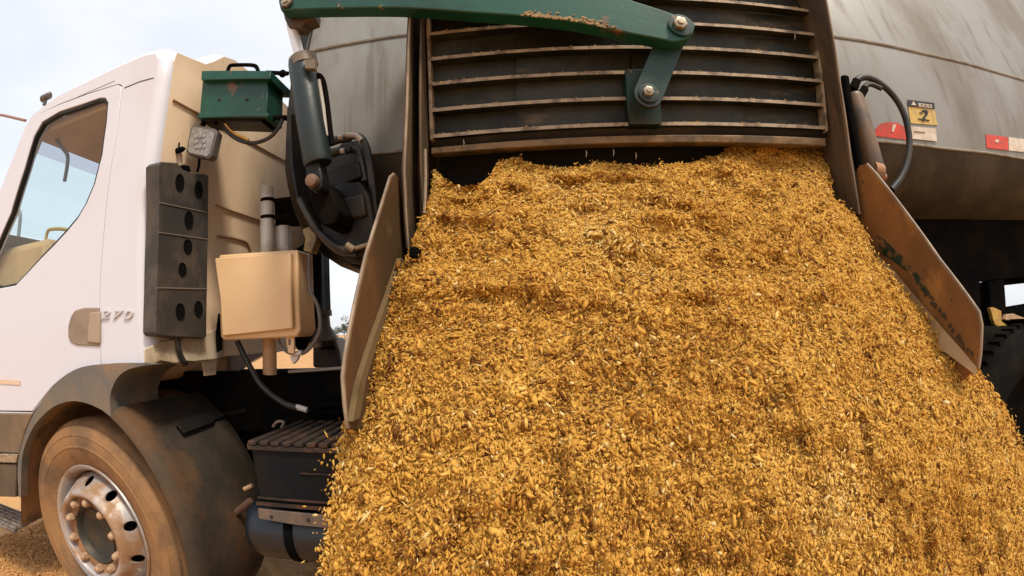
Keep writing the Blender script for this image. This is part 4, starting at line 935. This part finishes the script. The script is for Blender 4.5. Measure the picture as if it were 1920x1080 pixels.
# sample the visible part by area
cell = G; A0 = cell[:-1, :-1]; du = cell[:-1, 1:] - A0; dv = cell[1:, :-1] - A0
cr_ = np.cross(dv, du); area = np.linalg.norm(cr_, axis=2); nrmc = cr_ / (area[..., None] + 1e-12)
tocam = np.array(EYE[:]) - A0; sgn = np.sign((nrmc * tocam).sum(2, keepdims=True)); nrmc = nrmc * sgn
fl_dir = dv / (np.linalg.norm(dv, axis=2, keepdims=True) + 1e-9)
w = area.copy(); rowv = np.linspace(0, 1, NV - 1); 
dist = np.linalg.norm(tocam, axis=2); w = area / dist ** 1.2
NG = 135000
pick = RNG.choice(w.size, NG, p=(w / w.sum()).ravel()); ri, ci = np.divmod(pick, NU - 1)
fu, fv = RNG.random((2, NG)); pos = A0[ri, ci] + du[ri, ci] * fu[:, None] + dv[ri, ci] * fv[:, None]
nn_ = nrmc[ri, ci]; hgt = RNG.gamma(1.3, .0034, NG) - .0028; pos = pos + nn_ * hgt[:, None]
size = np.clip(RNG.lognormal(math.log(.0028), .46, NG), .0012, .0082)
vv = ri / (NV - 1); tone_noise = np.array([noise.noise(Vector(p) * 6) for p in pos])
tone_big = np.array([noise.noise(Vector((p[0] * 2.6, p[1] * 2.6, p[2] * 3.4 + 4))) for p in pos]); tone = np.clip(.52 + .12 * RNG.standard_normal(NG) + .18 * tone_noise + .34 * tone_big, 0, 1); dk = RNG.random(NG); th = np.clip(.155 + .34 * np.array([noise.noise(Vector(p) * 11 + Vector((9, 3, 1))) for p in pos]), .02, .4); tone[dk < th] = RNG.uniform(0, .16, (dk < th).sum()); tone[dk > .965] = RNG.uniform(.85, 1, (dk > .965).sum())  # clustered dark flakes paint the shaded pits between flakes
v1, f1, t1_ = scatter(pos, nn_, fl_dir[ri, ci], size, np.clip((vv - .30) * 2, .15, .92), tone)
# loose flakes flying at both edges
NE = 4500; rr_ = RNG.integers(40, NV - 20, NE); side = RNG.random(NE) < .55
pe = np.where(side[:, None], G[rr_, 0], G[rr_, -1]); off = np.abs(RNG.standard_t(3, NE) * .007).clip(0, .06); pe = pe.copy(); pe[:, 0] += np.where(side, -off, off); pe[:, 1] += RNG.uniform(-.01, .05, NE); pe[:, 2] += RNG.uniform(-.006, .006, NE)
keep = rr_ > NV * .50; pe = pe[keep]; ne = np.tile(np.array([[0, -1., 0]]), (len(pe), 1)); fe_ = np.tile(np.array([[0, -.2, -1.]]), (len(pe), 1))
v2, f2, t2_ = scatter(pe, ne, fe_, RNG.lognormal(math.log(.0032), .35, len(pe)), np.full(len(pe), .6), np.clip(.55 + .2 * RNG.standard_normal(len(pe)), 0, 1))
def numpy_mesh(name, parts, mats, kind, label, cat):
    "parts: (verts, faces, tone, material index)"
    V = np.concatenate([p[0] for p in parts]); tone = np.concatenate([p[2] for p in parts])
    loops = []; starts = []; tot = []; mi = []; o = 0; lo = 0
    for v, f, t, m in parts:
        k = f.shape[1]; loops.append((f + o).ravel()); starts.append(lo + np.arange(len(f)) * k); tot.append(np.full(len(f), k)); mi.append(np.full(len(f), m)); o += len(v); lo += f.size
    org = np.array([(V[:, 0].min() + V[:, 0].max()) / 2, (V[:, 1].min() + V[:, 1].max()) / 2, V[:, 2].min()]); V = V - org
    me = bpy.data.meshes.new(name); loops = np.concatenate(loops); starts = np.concatenate(starts); tot = np.concatenate(tot)
    me.vertices.add(len(V)); me.vertices.foreach_set("co", V.astype(np.float32).ravel())
    me.loops.add(len(loops)); me.loops.foreach_set("vertex_index", loops.astype(np.int32))
    me.polygons.add(len(starts)); me.polygons.foreach_set("loop_start", starts.astype(np.int32)); me.polygons.foreach_set("material_index", np.concatenate(mi).astype(np.int32))
    me.update(calc_edges=True); me.validate()
    at = me.attributes.new("tone", 'FLOAT', 'POINT'); at.data.foreach_set("value", tone.astype(np.float32))
    for m in mats: me.materials.append(m)
    ob = bpy.data.objects.new(name, me); COL.objects.link(ob); ob.location = org; ob["kind"] = kind; ob["label"] = label; ob["category"] = cat; return ob
numpy_mesh("feed_stream", [(base_v, quads, np.full(len(base_v), .3), 0), (v1, f1, t1_, 1), (v2, f2, t2_, 1)], [FEEDB, FEEDG], "stuff", "golden ground feed pouring out of the truck's side chute", "feed")

# ================================================================== GROUND
GRM = M("orange_dirt", (.52, .27, .10), (.42, .205, .066), 1.3, rough=.95, bump=.5, bscale=55, c3=(.48, .27, .105), scale3=14, lo3=.45, hi3=.62, speck=((.17, .07, .025), 60, .62))
bm = nb(); n = 144; R_ = [0, 1, 2, 3, 4, 6, 9, 14, 22, 35, 60, 110, 220, 500]
def fall(r, k):      # the field drops away towards the truck's rear
    a = 2 * math.pi * k / n; t = max(0.0, min(1.0, (math.cos(a) - .62) / .15)) * (1 if math.sin(a) > -.1 else 0)
    return .062 * max(0.0, r - 12) * t * t * (3 - 2 * t)
rg = []
for r in R_[1:]:
    rg.append([bm.verts.new((r * math.cos(2 * math.pi * k / n), 2 + r * math.sin(2 * math.pi * k / n), .02 * noise.noise(Vector((r * .7 * math.cos(2 * math.pi * k / n), r * .7 * math.sin(2 * math.pi * k / n), 0))) * min(1, r / 4) - (.02 if r > 4 else 0) - fall(r, k))) for k in range(n)])
c0 = bm.verts.new((0, 2, 0))
for k in range(n): bm.faces.new([c0, rg[0][k], rg[0][(k + 1) % n]])
for A, B in zip(rg, rg[1:]):
    for k in range(n): bm.faces.new([A[k], A[(k + 1) % n], B[(k + 1) % n], B[k]])
gr = obj("ground", bm, GRM, None, smooth=60); gr["kind"] = "structure"; gr["label"] = "orange dirt ground below the truck"
gr.location.z = -.030 + gr.location.z
# spilled feed on the dirt by the front wheel and below the air tank
NS = 16000
sx = np.where(RNG.random(NS) < .75, RNG.uniform(-3.6, -1.9, NS), RNG.uniform(-1.3, -.2, NS)); sy = RNG.uniform(1.1, 2.6, NS)
sp_ = np.stack([sx, sy, RNG.uniform(-.030, -.022, NS)], 1)
v3, f3, t3 = scatter(sp_, np.tile(np.array([[0, 0, 1.]]), (NS, 1)), np.tile(np.array([[1., 0, 0]]), (NS, 1)), RNG.lognormal(math.log(.0065), .35, NS), np.zeros(NS), np.clip(.45 + .25 * RNG.standard_normal(NS), 0, 1))
numpy_mesh("spilled_feed", [(v3, f3, t3, 0)], [M("orange_spilled_flake", (.58, .31, .105), (.44, .20, .06), 70, rough=.8)], "stuff", "orange feed crumbs spilled on the dirt around the front wheel", "feed")

# ================================================================== FAR OFF
LEAF = M("far_foliage", (.05, .075, .03), (.085, .10, .045), 1.5, rough=.8)
BARK = M("bark", (.09, .065, .045), rough=.9)
def tree(x, y, h, label, seed):
    rd = random.Random(seed); t = empty("tree", (x, y, -.02), label, "tree"); t["group"] = "trees on the horizon"
    bm = nb(); tube(bm, [(x, y, -.05), (x + .05 * h * .3, y, h * .3), (x, y, h * .75)], [h * .035, h * .024, h * .006], 8)
    for k in range(6):
        a = rd.uniform(0, 6.28); z0 = h * rd.uniform(.28, .6); tube(bm, [(x, y, z0), (x + math.cos(a) * h * .2, y + math.sin(a) * h * .2, z0 + h * .16)], [h * .012, h * .004], 5)
    obj("trunk", bm, BARK, t)
    bm = nb(); cl = [(rd.gauss(0, .17) * h, rd.gauss(0, .17) * h, h * rd.uniform(.42, .92), h * rd.uniform(.09, .17)) for _ in range(16)]
    for k in range(1500):
        cx, cy2_, cz, r = rd.choice(cl); v = Vector((rd.gauss(0, 1), rd.gauss(0, 1), rd.gauss(0, .8))).normalized() * r * rd.uniform(.5, 1.05)
        c = Vector((x + cx, y + cy2_, cz)) + v; n_ = Vector((rd.gauss(0, 1), rd.gauss(0, 1), rd.gauss(0, 1))).normalized(); a = n_.orthogonal().normalized(); b = n_.cross(a); s = h * rd.uniform(.012, .028)
        faces(bm, [c + a * s, c + b * s * .6, c - a * s, c - b * s * .6], [(0, 1, 2, 3)])
    obj("crown", bm, LEAF, t, smooth=0)
def at_dir(px, dist):
    d = ray(px, 625); s = dist / math.hypot(d.x, d.y); return d.x * s, d.y * s
for px, dist, h, lab, sd_ in ((655, 46, 2.9, "small dark tree on the horizon against the left chute plate", 1), (633, 90, 2.6, "low far tree on the horizon just right of the intake stack", 2), (645, 120, 3.0, "faint small tree between the two nearer ones on the horizon", 3)):
    x, y = at_dir(px, dist); tree(x, y, h, lab, sd_)
x, y = at_dir(643, 30); bm = nb(); tube(bm, [(x, y, 0), (x, y, 1.0)], .06, 10); tube(bm, [(x, y, .98), (x, y, 1.06)], [.075, .05], 10)
o = obj("marker_post", bm, M("white_post", (.72, .70, .66), rough=.6), None); o["label"] = "short white marker post far off in the gap under the tank"; o["category"] = "post"

# ================================================================== LIGHT
sd_ = Vector((.40, -.40, .82)).normalized()               # towards the hazy sun: behind the camera, to its right
sl = bpy.data.lights.new("sun", 'SUN'); sl.energy = 1.9; sl.angle = math.radians(11); sl.color = (1, .90, .75)
so = bpy.data.objects.new("sun", sl); COL.objects.link(so); so.location = (3, -4, 9); so.rotation_euler = (-sd_).to_track_quat('-Z', 'Y').to_euler()
W = bpy.data.worlds.new("World"); SC.world = W; W.use_nodes = True; N = W.node_tree.nodes; L = W.node_tree.links
bg = N["Background"]; sky = N.new("ShaderNodeTexSky"); sky.sky_type = 'NISHITA'; sky.sun_disc = False
sky.sun_elevation = math.asin(sd_.z); sky.sun_rotation = math.atan2(sd_.x, sd_.y); sky.air_density = 1.0; sky.dust_density = 4.0; sky.ozone_density = 1.0
tc = N.new("ShaderNodeTexCoord"); mp = N.new("ShaderNodeMapping"); mp.inputs["Scale"].default_value = (1, 1, 2.2); L.new(tc.outputs["Generated"], mp.inputs[0])
cn = N.new("ShaderNodeTexNoise"); cn.inputs["Scale"].default_value = 1.5; cn.inputs["Detail"].default_value = 6; cn.inputs["Roughness"].default_value = .5; L.new(mp.outputs[0], cn.inputs["Vector"])
mr = N.new("ShaderNodeMapRange"); mr.interpolation_type = 'SMOOTHSTEP'; mr.inputs[1].default_value = .36; mr.inputs[2].default_value = .62; mr.inputs[3].default_value = .74; mr.inputs[4].default_value = .92; L.new(cn.outputs["Fac"], mr.inputs[0])
tm = N.new("ShaderNodeMix"); tm.data_type = 'RGBA'; tm.inputs[7].default_value = (5.0, 5.1, 5.3, 1)    # thin white cloud veil
L.new(mr.outputs[0], tm.inputs[0]); L.new(sky.outputs[0], tm.inputs[6]); L.new(tm.outputs[2], bg.inputs[0]); bg.inputs[1].default_value = .12
SC.view_settings.view_transform = 'Standard'; SC.view_settings.look = 'None'; SC.view_settings.gamma = 1; SC.view_settings.exposure = .80
SC.cycles.max_bounces = 8; SC.cycles.transparent_max_bounces = 12
